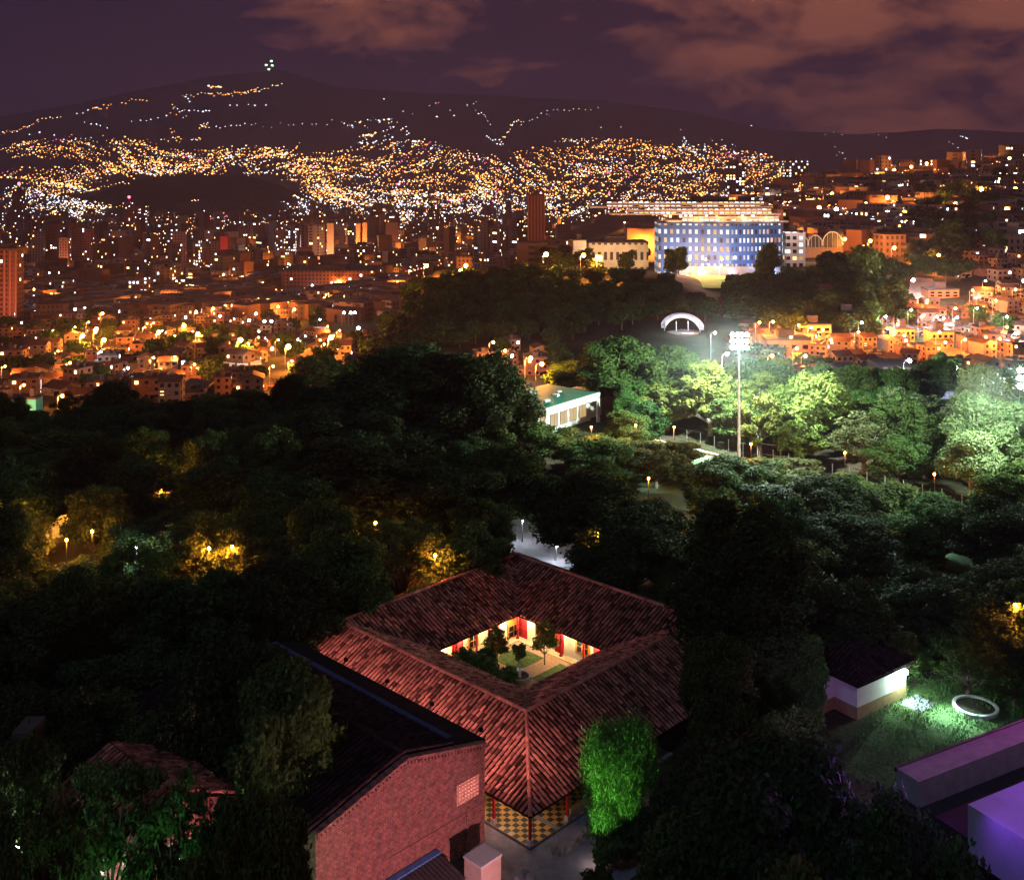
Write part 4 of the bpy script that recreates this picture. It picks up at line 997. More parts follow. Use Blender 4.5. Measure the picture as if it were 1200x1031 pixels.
# school annex with green roof
def annex():
    a, b, c = Vector((6.2, 201, 0)), Vector((17.2, 215, 0)), Vector((9.6, 225, 0)); u = (b-a).normalized(); th = math.atan2(u.y, u.x)
    root = empty('school_annex', a, th); tag(root, 'white flat-roofed school annex with green roof behind the trees', 'building'); L_, D_, h = (b-a).length, 13.0, 5.7
    m = MB(); m.box(0, L_, 0, .3, h-1.3, h); m.box(L_-.9, L_, .0, .3, 0, h-1.3); m.box(0, .6, 0, .3, 0, h-1.3); m.box(0, L_, 2.2, D_, 0, h-.05); m.box(0, L_, 0.3, 2.2, h-.6, h-.3); m.box(L_+.002, L_+5, 3.0, 9, 0, h-.8)
    m.build('wall', [mat('white_render', (.74, .72, .70), .85, .06, .5)], root)
    m = MB(); m.box(.3, L_-.3, .32, D_-.3, h-.04, h+.06); m.build('roof', [M_green_roof], root)
    m = MB(); m.box(2, 8.5, 8.2, D_-.1, h+.065, h+1.1); m.build('roof_box', [mat('grey_sheet', (.22, .26, .22), .6, .2, 1)], root)
    for (xa, xb, ya, yb, zz) in ((9, 9.9, 4, 5.2, .5), (12.2, 13.4, 6, 6.6, .35), (4, 5.4, 3, 3.7, .4)):
        m = MB(); m.box(xa, xb, ya, yb, h+.065, h+zz); m.build('roof_vent', [M_white], root)
    for k in range(5):
        m = MB(); x = 1.2+k*3.1; m.box(x, x+2.5, 2.12, 2.198, 1.0, 4.2); w = m.build('window', [M_dark], root)
        m = MB(); m.box(x+.1, x+1.2, 2.08, 2.12, 1.1, 4.1); m.box(x+1.3, x+2.4, 2.08, 2.12, 1.1, 4.1); m.build('pane', [emit_once('annex_glow', (1, .62, .25), .55)], w)
annex()

# yellow pavilion in the dark canopy
def pavilion():
    p = Vector((at(60, 152), 152, 0)); root = empty('yellow_pavilion', p, .35); tag(root, 'yellow-lit open pavilion glimpsed through the dark canopy at left', 'pavilion')
    m = MB(); m.box(-6, 6, 2.4, 2.7, 0, 3.4); m.build('wall', [M_cream], root)
    for k in range(5): m = MB(); m.box(-5.9+k*2.9, -5.6+k*2.9, -2.7, -2.4, 0, 3.2); m.build('column', [M_cream], root)
    m = MB(); m.add([(-6.6,-3.3,3.2),(6.6,-3.3,3.2),(6.6,3.3,3.2),(-6.6,3.3,3.2),(-5,0,4.9),(5,0,4.9)], [(3,2,1,0),(0,1,5,4),(2,3,4,5),(1,2,5),(3,0,4)]); m.build('roof', [M_tiledark], root)
    m = MB(); m.box(-6.3, 6.3, -3, 3, 0, .1); m.build('floor', [M_conc], root)
    for x in (-3.5, 0, 3.5): l = light('pavilion_light', 'POINT', (x, -1, 2.6), (1, .45, .07), 700, .2, parent=root); adopt(l, root)
pavilion()
CL = 'campus lamps'
FILL = []
for i, (px, tp, Y, w) in enumerate(((748,962,82,80),(790,965,80,80),(722,962,80.2,70),(700,1010,74,50))):
    ptree('bush', 'dark_bush', ['dark bush under the weeping tree, beside the stone ornament','dark bush right of the weeping tree foot','dark bush hiding the trunk of the weeping tree','dark bush at the bottom edge beyond the terrace'][i], px, tp, Y, w, 'bushes by the terrace')
for (kd, px, py, Y, lb) in [
 ('so_n',192,548,150,'upper orange lamp of the string in the dark canopy'),('so_n',190,572,140,'lower orange lamp of the string in the dark canopy'),
 ('so_n',108,622,118,'orange lamp right of the yellow-lit pavilion'),('so_n',78,632,120,'orange lamp below the yellow-lit pavilion'),
 ('so_n',245,642,119,'orange lamp among trees left of the house roof corner'),('so_n',290,600,132,'orange lamp glimpsed in the middle of the canopy'),
 ('so_n',482,590,146,'orange lamp behind the far left roof ridge'),('so_n',526,578,150,'orange lamp under the giant trees, right of the other'),
 ('so_n',440,612,138,'orange lamp behind the far left ridge, leftmost of those'),('so_n',510,650,134,'orange lamp at the foot of the trees by the roof apex'),
 ('wh_n',352,604,136,'small white lamp in the middle of the dark canopy'),('wh_n',160,640,112,'white lamp by the pale trunk above the brick hall'),
 ('wh_n',262,700,110,'white lamp behind the left end of the brick hall'),('wh_n',70,730,98,'white lamp at the left edge of the canopy'),
 ('so_n',700,625,140,'orange lamp behind the far right roof ridge'),('so_n',760,560,162,'orange lamp between dark crowns left of the mast'),
 ('so_n',880,520,206,'orange lamp under the green tree right of the mast'),('so_n',790,500,212,'orange lamp behind the court fence, left of the mast'),
 ('so_n',745,498,214,'orange lamp beside the school annex'),('so_n',693,500,206,'orange lamp at the front corner of the school annex'),
 ('so_n',1095,555,192,'orange lamp under the lumpy trees'),('so_n',990,530,206,'orange lamp under the yellow floodlit tree'),
 ('so_n',1190,708,122,'orange lamp at the right edge above the lawn'),
 ('so_n',200,562,140,'orange lamp lowest in the string in the dark canopy'),('so_n',30,602,140,'orange lamp left of the yellow-lit pavilion'),('so_n',272,640,120,'orange lamp left of the house roof corner, nearest the roof'),('wh_n',378,572,140,'small white lamp right of the other in the canopy middle'),('wh_n',25,765,90,'white lamp at the left edge, lowest of those in the canopy'),('so_n',330,715,110,'orange lamp hidden by the left roof corner'),('so_n',850,600,140,'orange lamp in the trees above the tall dark tree'),
 ('wh_n',20,990,76,'white lamp in the bottom left yard'),('wh_n',120,1000,74,'white lamp in the yard beside the pink-lit house')]:
    Y = 44.5*F/(py-YH); lamp(kd, px, py, Y, lb, CL); FILL.append((px, py, Y))
    if Y > 98:
        x = at(px, Y)-.6; tree(['round', 'broad'][len(FILL) % 2], 'low_tree', 'crown before the '+lb, x, Y-3.0, 6.0 if kd == 'so_n' else 5.0, 7.5, CL+' trees')
l = bpy.data.objects  # noqa

# ------------------------------------------------------------------ landmarks on the mid-distance hill
M_bluewall = windowmat('blue_facade', (.045, .12, .34), 2.3, 4.0, .46, .72, 1.2, warm=.25)
M_tanwall = windowmat('tan_facade', (.30, .16, .09), 3.0, 3.0, .5, .10, 6)
M_redwall = windowmat('red_facade', (.22, .075, .05), 3.0, 3.0, .5, .06, 7)
M_greywall = windowmat('grey_facade', (.14, .10, .10), 3.2, 3.0, .55, .30, 7)
M_litwall = windowmat('busy_facade', (.10, .06, .06), 3.0, 3.2, .5, .38, 5)
M_farwall = windowmat('distant_facade', (.16, .09, .075), 3.2, 3.2, .45, .07, 8, warm=.72)
def school():
    Y = 520; x0, x1 = at(772, Y), at(916, Y); zb = -6.0; zt = 19.8; root = empty('blue_school', (x0, Y, zb)); L_ = x1-x0
    tag(root, 'long blue-lit school block with rows of white windows', 'building')
    h = zt-zb; m = MB()
    m.add([(0,0,0),(L_*.56,-6,0),(L_,-1,0),(L_,16,0),(0,16,0),(0,0,h),(L_*.56,-6,h),(L_,-1,h),(L_,16,h),(0,16,h)],
          [(0,1,6,5),(1,2,7,6),(2,3,8,7),(3,4,9,8),(4,0,5,9),(5,6,7,8,9)]); m.build('facade', [M_bluewall], root)
    for k in range(3):
        m = MB(); d = 3+k*7.0; zz = h+.3+k*3.1; a = -13-k*9 if k else 4; e = L_+4-k*2
        m.box(a, e, d, d+14, zz, zz+.7, 0); m.build('roof_terrace', [mat_once('terrace_slab', (.62, .50, .40))], root)
        m = MB(); m.box(a+8, e-4, d+2.5, d+2.8, zz+.72, zz+2.7); m.build('terrace_windows', [windowmat_once('terrace_glow')], root)
    for k, fx in enumerate((.08, .19, .32, .45, .56, .72, .9)):
        l = light('facade_light', 'POINT', (L_*fx, -12, 4+k % 2*3), (.26, .46, 1), 2400, .5, parent=root); adopt(l, root)
    for k in range(5): l = light('terrace_light', 'POINT', (8+k*11, 1.5, h+4), (1, .55, .25), 2600, .4, parent=root); adopt(l, root)
def windowmat_once(n):
    if n not in _once: _once[n] = windowmat(n, (.5, .4, .3), 2.6, 3.0, .7, .9, 4.5, warm=.25)
    return _once[n]
school()
def xz(px, py, Y): return at(px, Y), ZC-(py-YH)/F*Y
x, z = xz(800, 333, 500)
o = mesh_np('playing_field', [(at(795,466),466,-4.2),(at(880,466),466,-4.2),(at(915,508),508,-3.4),(at(790,508),508,-3.4)], [[0,1,2,3]], mat('field_grass', (.17, .26, .07), .95, .3, .3)); tag(o, kind='structure')
m = MB(); m.box(at(796,511), at(914,511), 510, 512.4, -6, .4); o = m.build('retaining_wall', [mat('pale_masonry', (.20, .16, .12), .9, .35, .5, .3)]); tag(o, 'long pale retaining wall between the field and blue school', 'wall')
placed = []
def block(name, label, px0, px1, pyt, pyb, Y, m, cat='building', group=None, depth=None, extra=None, rot=0.0):
    """a building whose front spans those columns; stands on its own base"""
    if Y is None:
        Y = G((px0+px1)/2, pyb, 0, 235).y; placed.append((at((px0+px1)/2, Y), Y+3, abs(px1-px0)/2*Y/F+3))
    x0, zt = xz(px0, pyt, Y); x1, zb = xz(px1, pyb, Y); c = Vector(((x0+x1)/2, Y, min(zb, H((x0+x1)/2, Y)))); w = (x1-x0)/2; h = zt-c.z; d = depth or max(8, w*1.2)
    root = empty(name, c, rot); tag(root, label, cat, group)
    b = MB(); b.box(-w, w, 0, d, 0, h); b.build('wall', [m], root)
    r = MB(); r.box(-w-.25, w+.25, -.25, d+.25, h+.01, h+.5); r.box(-w*.4, w*.3, d*.3, d*.7, h+.52, h+3); r.build('roof', [mat_once('flat_roof', (.08, .06, .06))], root)
    if extra: extra(root, w, d, h)
    return root
def fins(root, w, d, h):
    m = MB(); n = 5
    for k in range(n+1): x = -w+2*w*k/n; m.box(x-.5, x+.5, -.9, -.004, 0, h-1)
    m.build('facade_fin', [mat_once('fin', (.34, .17, .11))], root)
def beacon(root, w, d, h):
    m = MB(); m.tube([(0,d/2,h+2),(0,d/2,h+9)], .35, 5); m.build('antenna', [M_metal], root)
    m = MB(); m.ball((0,d/2,h+9.6), 2.6); m.build('beacon', [E_red], root)
M_cw = windowmat('cream_facade', (.62, .50, .34), 3.0, 7.5, .5, .0, 0, (.05, .035, .02))
block('college_block', 'cream two-storey building with a row of dark windows left of the blue school', 690, 760, 285, 303, 545, M_cw)
block('college_block', 'white narrow gable block at the left end of the cream building', 672, 687, 282, 306, 540, mat('pale_paint', (.7, .66, .6)))
block('long_roof_building', 'long low orange-lit roof behind the cream building', 735, 790, 268, 280, 600, mat('orange_brick', (.40, .2, .12)))
block('long_roof_building', 'long low building with pale roof edge behind the blue school', 782, 900, 238, 246, 640, M_litwall)
block('brick_column', 'square brick column tower between the blue school and the vaulted hall', 911, 918, 246, 280, 560, mat('brick_red', (.32, .14, .09)))
block('white_block', 'small white three-window block between the blue school and vaulted hall', 921, 944, 272, 288, 520, windowmat('white_facade', (.66,.64,.6), 3, 3.2, .6, .3, 2))
def vaulted_hall():
    Y = 545; x0, zb = xz(934, 290, Y); z0 = H(x0+20, Y)-1; root = empty('vaulted_hall', (x0, Y, z0), .0); tag(root, 'glazed hall with a row of arched vaults and ribbed metal roof', 'hall')
    h0 = zb-z0; Wv = 7.4
    for k in range(3):
        cx = 2+k*Wv*.95+3.7*(k == 2)*.4; r = Wv/2*(1 if k < 2 else 1.35); n = 12; P = [(cx-r*math.cos(PI*i/n), 0, h0+1+r*1.35*math.sin(PI*i/n)) for i in range(n+1)]
        m = MB(); m.tube(P, .26, 5); m.build('arch_rib', [M_line], root)
        g = MB()
        for i in range(n): g.add([(P[i][0],.2,h0),(P[i+1][0],.2,h0),(P[i+1][0],.2,P[i+1][2]),(P[i][0],.2,P[i][2])], [(0,1,2,3)])
        g.build('glazing', [mat_once('hall_glass', (.05, .055, .05), rough=.3)], root)
        v = MB()
        for i in range(2, n, 2): v.tube([(P[i][0],-.1,h0),(P[i][0],-.1,P[i][2])], .09, 4)
        v.build('mullion', [M_line], root)
        rf = MB(); dep = 24
        for i in range(n):
            for j in range(8):
                y0, y1 = j*dep/8, (j+1)*dep/8; q = .25*(j % 2); sh = 9 if k == 2 else 0
                rf.add([(P[i][0]+sh*y0/dep,y0+.3,P[i][2]+q),(P[i+1][0]+sh*y0/dep,y0+.3,P[i+1][2]+q),(P[i+1][0]+sh*y1/dep,y1+.3,P[i+1][2]+q),(P[i][0]+sh*y1/dep,y1+.3,P[i][2]+q)], [(0,1,2,3)])
        rf.build('vault_roof', [mat_once('ribbed_roof', (.12, .12, .13))], root)
    m = MB(); m.box(-1, 23, 0.5, 20, -1, h0); m.build('base_wall', [mat_once('orange_render', (.30, .20, .13))], root)
vaulted_hall()
def arch_wall():
    p = on(800, 372); root = empty('curved_canopy', p); tag(root, 'white curved canopy of an open-air stage at the foot of the wooded hill', 'canopy')
    r = 7.6; n = 18; m = MB()
    for i in range(n):
        a, b = PI*(.12+.80*i/n), PI*(.12+.80*(i+1)/n)
        f = lambda an, rr, z: (-rr*math.cos(an), rr*.55*math.sin(an), z+5.0*math.sin(an))
        m.add([f(a,r,-.6),f(b,r,-.6),f(b,r,1.0),f(a,r,1.0),f(a,r-1.6,-.6),f(b,r-1.6,-.6),f(b,r-1.6,.6),f(a,r-1.6,.6)], [(0,3,2,1),(3,7,6,2),(4,5,6,7),(0,1,5,4)])
    m.build('roof', [mat_once('canopy_white', (.62, .68, .78))], root)
    m = MB(); disc(m, (0,0), 0, 5.4, -.6, .25); m.build('stage', [M_conc], root)
    for x in (-6, -2, 2, 6): m = MB(); m.tube([(x,.9,-.8),(x,1.2,3.6)], .18, 6); m.build('post', [M_metal], root)
    light('stage_light', 'POINT', (3, -5, 3), (.75, .85, 1), 2600, .3, parent=root); light('stage_light', 'POINT', (-3, -6, 4), (.75, .85, 1), 1800, .3, parent=root)
arch_wall()
block('red_tower', 'small red-lit brick tower at the foot of the wooded hill', 843.5, 849.5, 350, 368, None, mat('red_paint_wall', (.30, .05, .045)), depth=3)
light('tower_lamp', 'POINT', (at(838,382), 378, -2), (1, .3, .12), 500, .4)
bpy.data.objects['tower_lamp'].parent = None
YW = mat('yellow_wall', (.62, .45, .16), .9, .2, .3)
def two_rows(root, w, d, h):
    for z in (.25, .6):
        for k in range(4):
            m = MB(); x = -w+2*w*(k+.5)/4; m.box(x-w*.13, x+w*.13, -.12, -.004, h*z, h*z+h*.2); m.build('window', [M_glass], root)
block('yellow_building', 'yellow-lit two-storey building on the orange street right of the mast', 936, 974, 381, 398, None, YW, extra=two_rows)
block('brick_apartments', 'orange-lit brick apartments nearest the floodlight mast', 899, 950, 399, 424, None, mat('orange_brick_wall', (.45, .2, .12), .9, .3, .4), extra=two_rows)
block('white_long_building', 'long low white building above the orange street, right of the mast', 976, 1014, 367, 379, None, mat('dim_white', (.5, .42, .38)), extra=two_rows)
block('warehouse', 'large dark-roofed warehouse with a pale end wall, left of the lumpy trees', 1015, 1128, 455, 474, None, mat('bluish_wall', (.25, .27, .36)), depth=26)
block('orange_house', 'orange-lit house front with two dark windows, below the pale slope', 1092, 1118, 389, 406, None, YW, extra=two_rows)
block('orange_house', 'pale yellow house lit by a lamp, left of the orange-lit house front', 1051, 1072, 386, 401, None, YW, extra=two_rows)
block('orange_house', 'orange-lit long house at the foot of the pale slope', 1088, 1124, 340, 350, None, mat('terracotta_wall', (.5, .2, .1)), extra=two_rows)
x = at(1082, 480)
o = sheet('pale_slope', [(at(1058,455),455),(at(1096,440),440),(at(1104,470),470),(at(1092,500),500),(at(1070,505),505)], mat('pale_earth', (.42, .30, .26), .95, .35, .12), .5)
for i, (px, py, Y) in enumerate(((1098, 332, 452), (1066, 322, 470))):
    light('slope_lamp', 'POINT', (at(px, Y), Y-6, ZC-(py-YH)/F*Y+5), (1, .85, .85), 26000, .4)

block('white_house', 'white-lit plain wall of a small house in the bottom left corner', -20, 46, 925, 1010, 77, M_white, 'house', depth=6)
lamp_fix = light('yard_light', 'POINT', (at(40, 70), 69, 6), (.85, .92, 1), 1300, .2)
# left side: named towers
TW = [
 (-14,19,292,384,690,M_redwall,'ribbed_tower','broad ribbed red-brown slab tower at the left edge',fins),
 (14,27,222,300,1900,M_redwall,'slim_tower','tallest slim downtown tower with a red beacon, near the left edge',beacon),
 (144,156,237,274,2150,M_redwall,'slab_tower','tall dark slab tower with a red beacon in front of the lone hill',beacon),
 (157,172,242,274,2180,M_redwall,'slab_tower','lower dark slab attached right of the beacon slab tower',None),
 (151,173,326,366,860,M_litwall,'lit_tower','mid-rise tower with columns of lit windows above the brightest junction',None),
 (69,80,279,312,1250,M_tanwall,'tower','tan slab tower between the ribbed tower and the beacon slab',None),
 (53,68,262,300,1400,M_redwall,'tower','dark red tower left of the tan slab tower',None),
 (84,106,268,312,1300,M_redwall,'tower','dark broad tower right of the tan slab tower',None),
 (121,128,270,292,1600,M_tanwall,'tower','small tan tower left of the beacon slab tower',None),
 (169,176,275,292,1500,M_tanwall,'tower','small tan tower below the beacon slab tower',None),
 (200,206,263,290,1700,M_greywall,'tower','slim pale tower right of the beacon slab tower',None),
 (226,238,284,308,1150,M_tanwall,'tower','brown tower beside the column of white lit windows',None),
 (228,234,281,320,1100,M_litwall,'tower','slim tower with a bright column of white windows',None),
 (246,254,283,305,1200,M_tanwall,'tower','tan tower left of the small red tower',None),
 (258,267,277,297,1300,mat('red_tower_wall',(.30,.05,.04)),'tower','small plain red tower in the downtown skyline',None),
 (278,290,268,296,1500,M_redwall,'tower','dark red tower right of the small plain red tower',None),
 (315,321,260,292,1500,mat('blue_grey_wall',(.06,.07,.12)),'tower','slim blue-grey tower in the downtown skyline',None),
 (323,332,270,296,1500,M_redwall,'tower','dark red tower right of the slim blue-grey tower',None),
 (333,346,271,298,1350,M_litwall,'tower','dark tower with many white windows left of the white fins',None),
 (352,357,275,294,1400,mat('white_fin',(.5,.45,.45)),'tower','left one of two narrow white-lit fin towers',None),
 (360,365,273,293,1400,bpy.data.materials['white_fin'],'tower','right one of two narrow white-lit fin towers',None),
 (383,391,262,300,1250,mat('tan_plain',(.42,.24,.15)),'tower','plain tan tower standing tallest right of the white fins',None),
 (398,404,271,286,1500,M_redwall,'tower','short red tower between the tan tower and twin orange towers',None),
 (417,422,262,287,1400,mat('orange_plain',(.50,.24,.10)),'tower','left one of the twin orange towers',None),
 (425,430,261,287,1400,bpy.data.materials['orange_plain'],'tower','right one of the twin orange towers',None),
 (409,438,288,304,1150,M_redwall,'tower','wide low block below the twin orange towers',None),
 (619,638,228,286,900,mat('red_brown_plain',(.20,.06,.045)),'tower','lone tall red-brown tower above the wooded hill',fins),
 (853,873,191,228,1150,M_greywall,'tower','dark tower with scattered windows, left of the brightest-windowed tower',None),
 (920,947,189,226,1150,M_litwall,'tower','dark twin-topped tower with the brightest windows on the right skyline',None),
 (949,957,212,226,1100,M_litwall,'tower','low lit tower directly right of the brightest-windowed tower',None),
 (964,972,208,226,1080,M_litwall,'tower','low tower with bright windows, second right of the brightest-windowed tower',None),
 (986,998,205,226,1080,M_greywall,'tower','low dark tower right of the brightest-windowed tower, third along',None),
 (535,553,301,318,820,M_tanwall,'tower','tan block with orange light at the left shoulder of the wooded hill',None),
 (330,440,318,333,900,M_redwall,'tower','long red-brown block in the valley below the fin towers',None),
]
for (a, b, t, bo, Y, m_, nm, lb, ex) in TW: block(nm, lb, a, b, t, bo, Y, m_, 'tower', 'towers of the city', extra=ex)
# lamps that wash single towers
for (px, py, Y, p, c) in ((387,300,1235,150000,(1,.45,.2)),(423,292,1385,180000,(1,.4,.1)),(75,314,1235,60000,(1,.35,.2)),(545,320,800,60000,SOD),(5,380,670,60000,(1,.3,.15)),(358,298,1380,90000,(1,.8,.8)),(262,300,1280,50000,(1,.2,.15))):
    xx, zz = xz(px, py, Y); light('tower_wash', 'POINT', (xx, Y-14, max(zz, H(xx, Y-14)+3)), c, p, .6)

# ------------------------------------------------------------------ houses of the hillside and valley
WALLS = [(.30,.14,.09),(.34,.24,.16),(.22,.10,.07),(.44,.35,.28),(.24,.15,.11),(.16,.11,.10)]
WN = ['brick-red','tan','dark brick','pale','brown','grey-brown']
def house_proto(i, lit):
    rs = np.random.RandomState(100+i); root = empty('house', (0,0,0)); w, d = rs.uniform(4, 6.5), rs.uniform(3.6, 5.2); h = (3.0, 5.8, 8.4)[i % 3]
    m = MB(); m.box(-w, w, -d, d, -4, h)
    if i % 2:
        m.add([(-w,-d,h),(-w,d,h),(-w,0,h+1.6),(w,-d,h),(w,d,h),(w,0,h+1.6)], [(0,2,1),(3,4,5)])
    r = MB()
    if i % 2:
        r.add([(-w-.5,-d-.6,h-.15),(w+.5,-d-.6,h-.15),(w+.5,0,h+1.75),(-w-.5,0,h+1.75),(w+.5,d+.6,h-.15),(-w-.5,d+.6,h-.15)], [(0,1,2,3),(3,2,4,5)])
        r.build('roof', [mat_once('house_tiles', (.09, .040, .030), var=.4, scale=.6)], root)
    else:
        r.box(-w-.2, w+.2, -d-.2, -d+.05, h+.01, h+.8); r.box(-w-.2, w+.2, d-.05, d+.2, h+.01, h+.8); r.box(-w-.2, w+.2, -d+.06, d-.06, h+.01, h+.2); r.box(-w*.3, w*.15, -d*.3, d*.3, h+.21, h+2.2); r.tube([(w*.5,d*.3,h+.2),(w*.5,d*.3,h+1.5)], .7, 8); r.build('roof', [mat_once('house_slab', (.075, .052, .048), var=.4, scale=.5)], root)
    n = 3; fl = 1+(i % 3)
    
    for f in range(fl):
        for k in range(n):
            x = -w+2*w*(k+.5)/n; z = .9+f*2.75; m.box(x-.65, x+.65, -d-.08, -d-.004, z, z+1.3, 2 if rs.rand() < lit*.7 else 1)
        for k in range(2):
            y = -d+2*d*(k+.5)/2; z = .9+f*2.75; m.box(w+.004, w+.08, y-.6, y+.6, z, z+1.3, 2 if rs.rand() < lit*.6 else 1); m.box(-w-.08, -w-.004, y-.6, y+.6, z, z+1.3, 1)
    m.box(-w-.9, w*.2, -d-1.1, -d-.01, h*.48, h*.48+.12); m.box(-w-.9, w*.2, -d-1.1, -d-1.02, h*.48+.13, h*.48+.9); m.box(w*.2, w*.55, -d-.1, -d-.004, -.2, 2.0, 1)
    m.build('wall', [mat_once('house_wall_%d' % (i % 6), WALLS[i % 6], var=.3, scale=.4), M_glass, E_white if i % 3 == 1 else E_warm], root)
    return [root, 0, i, lit > .2]
HP = [house_proto(i, (.06, .28)[(i//2) % 2]) for i in range(12)]
LM = [(5,335,'the ribbed tower'),(161,345,'the mid-rise lit tower'),(110,388,'the brightest junction'),(42,455,'the glowing shop sign'),(215,385,'the red-lit street'),
 (285,400,'the yellow-lit houses'),(285,432,'the pale roof panels'),(387,290,'the plain tan tower'),(435,328,'the glowing crossroads'),(350,360,'the valley park'),(545,310,'the shoulder of the wooded hill'),(600,410,'the houses behind the giant tree'),
 (395,395,'the edge of the dark canopy'),(730,290,'the cream building'),(845,290,'the blue school'),(965,280,'the vaulted hall'),(935,205,'the brightest-windowed tower'),(955,390,'the yellow-lit building'),(925,412,'the brick apartments'),
 (1080,320,'the pale slope'),(1170,270,'the tall dark hillside trees'),(1105,397,'the orange-lit house front'),(1170,420,'the lumpy trees'),(1175,350,'the right edge rooftops'),(1130,185,'the right skyline'),(1020,210,'the top of the right hillside'),(1040,260,'the middle of the right hillside'),(1070,465,'the warehouse')]
ORD = ['','second','third','fourth','fifth','sixth','seventh','eighth','ninth','tenth','eleventh','twelfth','thirteenth','fourteenth','fifteenth','sixteenth','seventeenth','eighteenth','nineteenth','twentieth']
def autolabel(items, noun):
    """items: (object, px, py, adjective); the nearest landmark, the side of it, then the order from the left"""
    keys = {}
    for (o, px, py, adj) in items:
        q = min(LM, key=lambda l: (l[0]-px)**2+((l[1]-py)*1.6)**2); dx, dy = px-q[0], py-q[1]
        if abs(dx) < 9 and abs(dy) < 6: s = 'at'
        elif abs(dx) > abs(dy)*1.5: s = 'left of' if dx < 0 else 'right of'
        else: s = 'above' if dy < 0 else 'below'
        keys.setdefault((adj, s, q[2]), []).append((px, o))
    for (adj, s, q), L_ in keys.items():
        L_.sort(key=lambda t: t[0])
        for i, (_, o) in enumerate(L_):
            if len(L_) == 1: o['label'] = '%s %s %s %s' % (adj, noun, s, q)
            else: o['label'] = '%s %s %s %s, %s' % (adj, noun, s, q, 'leftmost' if i == 0 else ('rightmost' if i == len(L_)-1 else (ORD[i] if i < 20 else 'one')+' from the left'))
def free(x, y, r):
    for (a, b, c) in placed:
        if (a-x)**2+(b-y)**2 < (r+c)**2: return False
    return True
for (a, b, t, bo, Y, *_r) in TW: placed.append((at((a+b)/2, Y), Y+8, abs(at(b, Y)-at(a, Y))/2+6))
for (px, Y, r) in ((1082,472,22),(845,385,8),(845,500,50),(800,372,14),(720,550,22),(960,550,22)): placed.append((at(px, Y), Y, r))
HZ = []
def scatter(n, x0, x1, f0, f1, seed, sc=.85, Ymax=900):
    rs = np.random.RandomState(seed); c = 0; tries = 0
    while c < n and tries < n*30:
        tries += 1; px = rs.uniform(x0, x1); py = rs.uniform(f0(px), f1(px)); p = G(px, py, 0, 235)
        if p is None or p.y > Ymax: continue
        # street grid
        ga, gb = 15*sc, 17*sc; gx = round(p.x/ga)*ga+rs.uniform(-1.5, 1.5); gy = round(p.y/gb)*gb+rs.uniform(-1.5, 1.5)
        if not free(gx, gy, 6.2*sc): continue
        placed.append((gx, gy, 6.2*sc)); q = (gx, gy, H(gx, gy)); HZ.append((*q, sc)); c += 1
scatter(118, 0, 300, lambda p: 376, lambda p: 470, 1, .82)
scatter(44, 280, 430, lambda p: 360, lambda p: 445, 2, .82)
scatter(10, 560, 650, lambda p: 408, lambda p: 440, 3, .55)
scatter(112, 880, 1215, lambda p: 345+max(0, (980-p)*.3), lambda p: 452, 4, .62)
scatter(16, 1130, 1215, lambda p: 300, lambda p: 350, 5, .75)
HZ.sort(key=lambda q: q[1]); items = []
for q in HZ[:300]:
    pr = HP[R.randint(len(HP))]; o = pr[0] if pr[1] == 0 else copy_tree(pr[0]); pr[1] += 1
    sc = q[3]; q = q[:3]; o.location = q; o.rotation_euler = (0, 0, R.choice([0.25, 0.25+PI/2, -.5, .1])+R.uniform(-.06, .06)); s = R.uniform(.9, 1.15)*sc; o.scale = (s, s, s*R.uniform(.9, 1.1))
    tag(o, None, 'house', 'houses of the neighbourhood'); a, b = PX(q)
    items.append((o, a, b, ('low ', 'two-storey ', 'three-storey ')[pr[2] % 3]+WN[pr[2] % 6]+(' lit' if pr[3] else '')))
autolabel(items, 'house')

# farther buildings: past the nearest few hundred they are one mass
def far_city():
    rs = np.random.RandomState(31); V = []; Fc = []; MI = []; n = 0
    base = np.array([(0,3,2,1),(4,5,6,7),(0,1,5,4),(1,2,6,5),(2,3,7,6),(3,0,4,7)])
    zones = [(-60,470,264,376,3000,1),(430,660,262,320,420,1),(650,930,200,262,320,0),(940,1260,188,300,620,0),(0,470,266,300,230,2),(330,640,236,268,300,1)]
    for (x0, x1, y0, y1, cnt, ty) in zones:
        for _ in range(cnt):
            px, py = rs.uniform(x0, x1), rs.uniform(y0, y1); p = G(px, py, 0, 330)
            if p is None or p.y < 560 or p.y > 5200: continue
            if not free(p.x, p.y, 5): continue
            w, d = rs.uniform(4, 9), rs.uniform(4, 9); h = rs.uniform(4, 11) if rs.rand() < .8 else rs.uniform(12, 24)
            if p.y < 1000: h = min(h, 11)
            if ty == 2: w = rs.uniform(7, 13); h = rs.uniform(14, 52)
            if ty == 1 and p.y > 1200 and rs.rand() < .06: h = rs.uniform(25, 50)
            a = rs.choice([.2, -.5, .9])+rs.uniform(-.1, .1); ca, sa = math.cos(a), math.sin(a)
            c = np.array([(-w,-d,-6),(w,-d,-6),(w,d,-6),(-w,d,-6),(-w,-d,h),(w,-d,h),(w,d,h),(-w,d,h)]); c = np.stack([c[:,0]*ca-c[:,1]*sa+p.x, c[:,0]*sa+c[:,1]*ca+p.y, c[:,2]+p.z], -1)
            V.append(c); Fc.append(base+n); n += 8; MI += [int(rs.randint(4))]*6
    o = mesh_np('distant_buildings', np.concatenate(V), np.concatenate(Fc), [M_farwall, windowmat('distant_facade_b', (.10,.06,.05), 3.4, 3.2, .45, .07, 8, warm=.7), mat('distant_plain', (.14,.065,.045)), windowmat('distant_facade_c', (.26,.17,.13), 4, 3.4, .4, .08, 8, warm=.6)], mi=MI)
    tag(o, kind='stuff')
far_city()

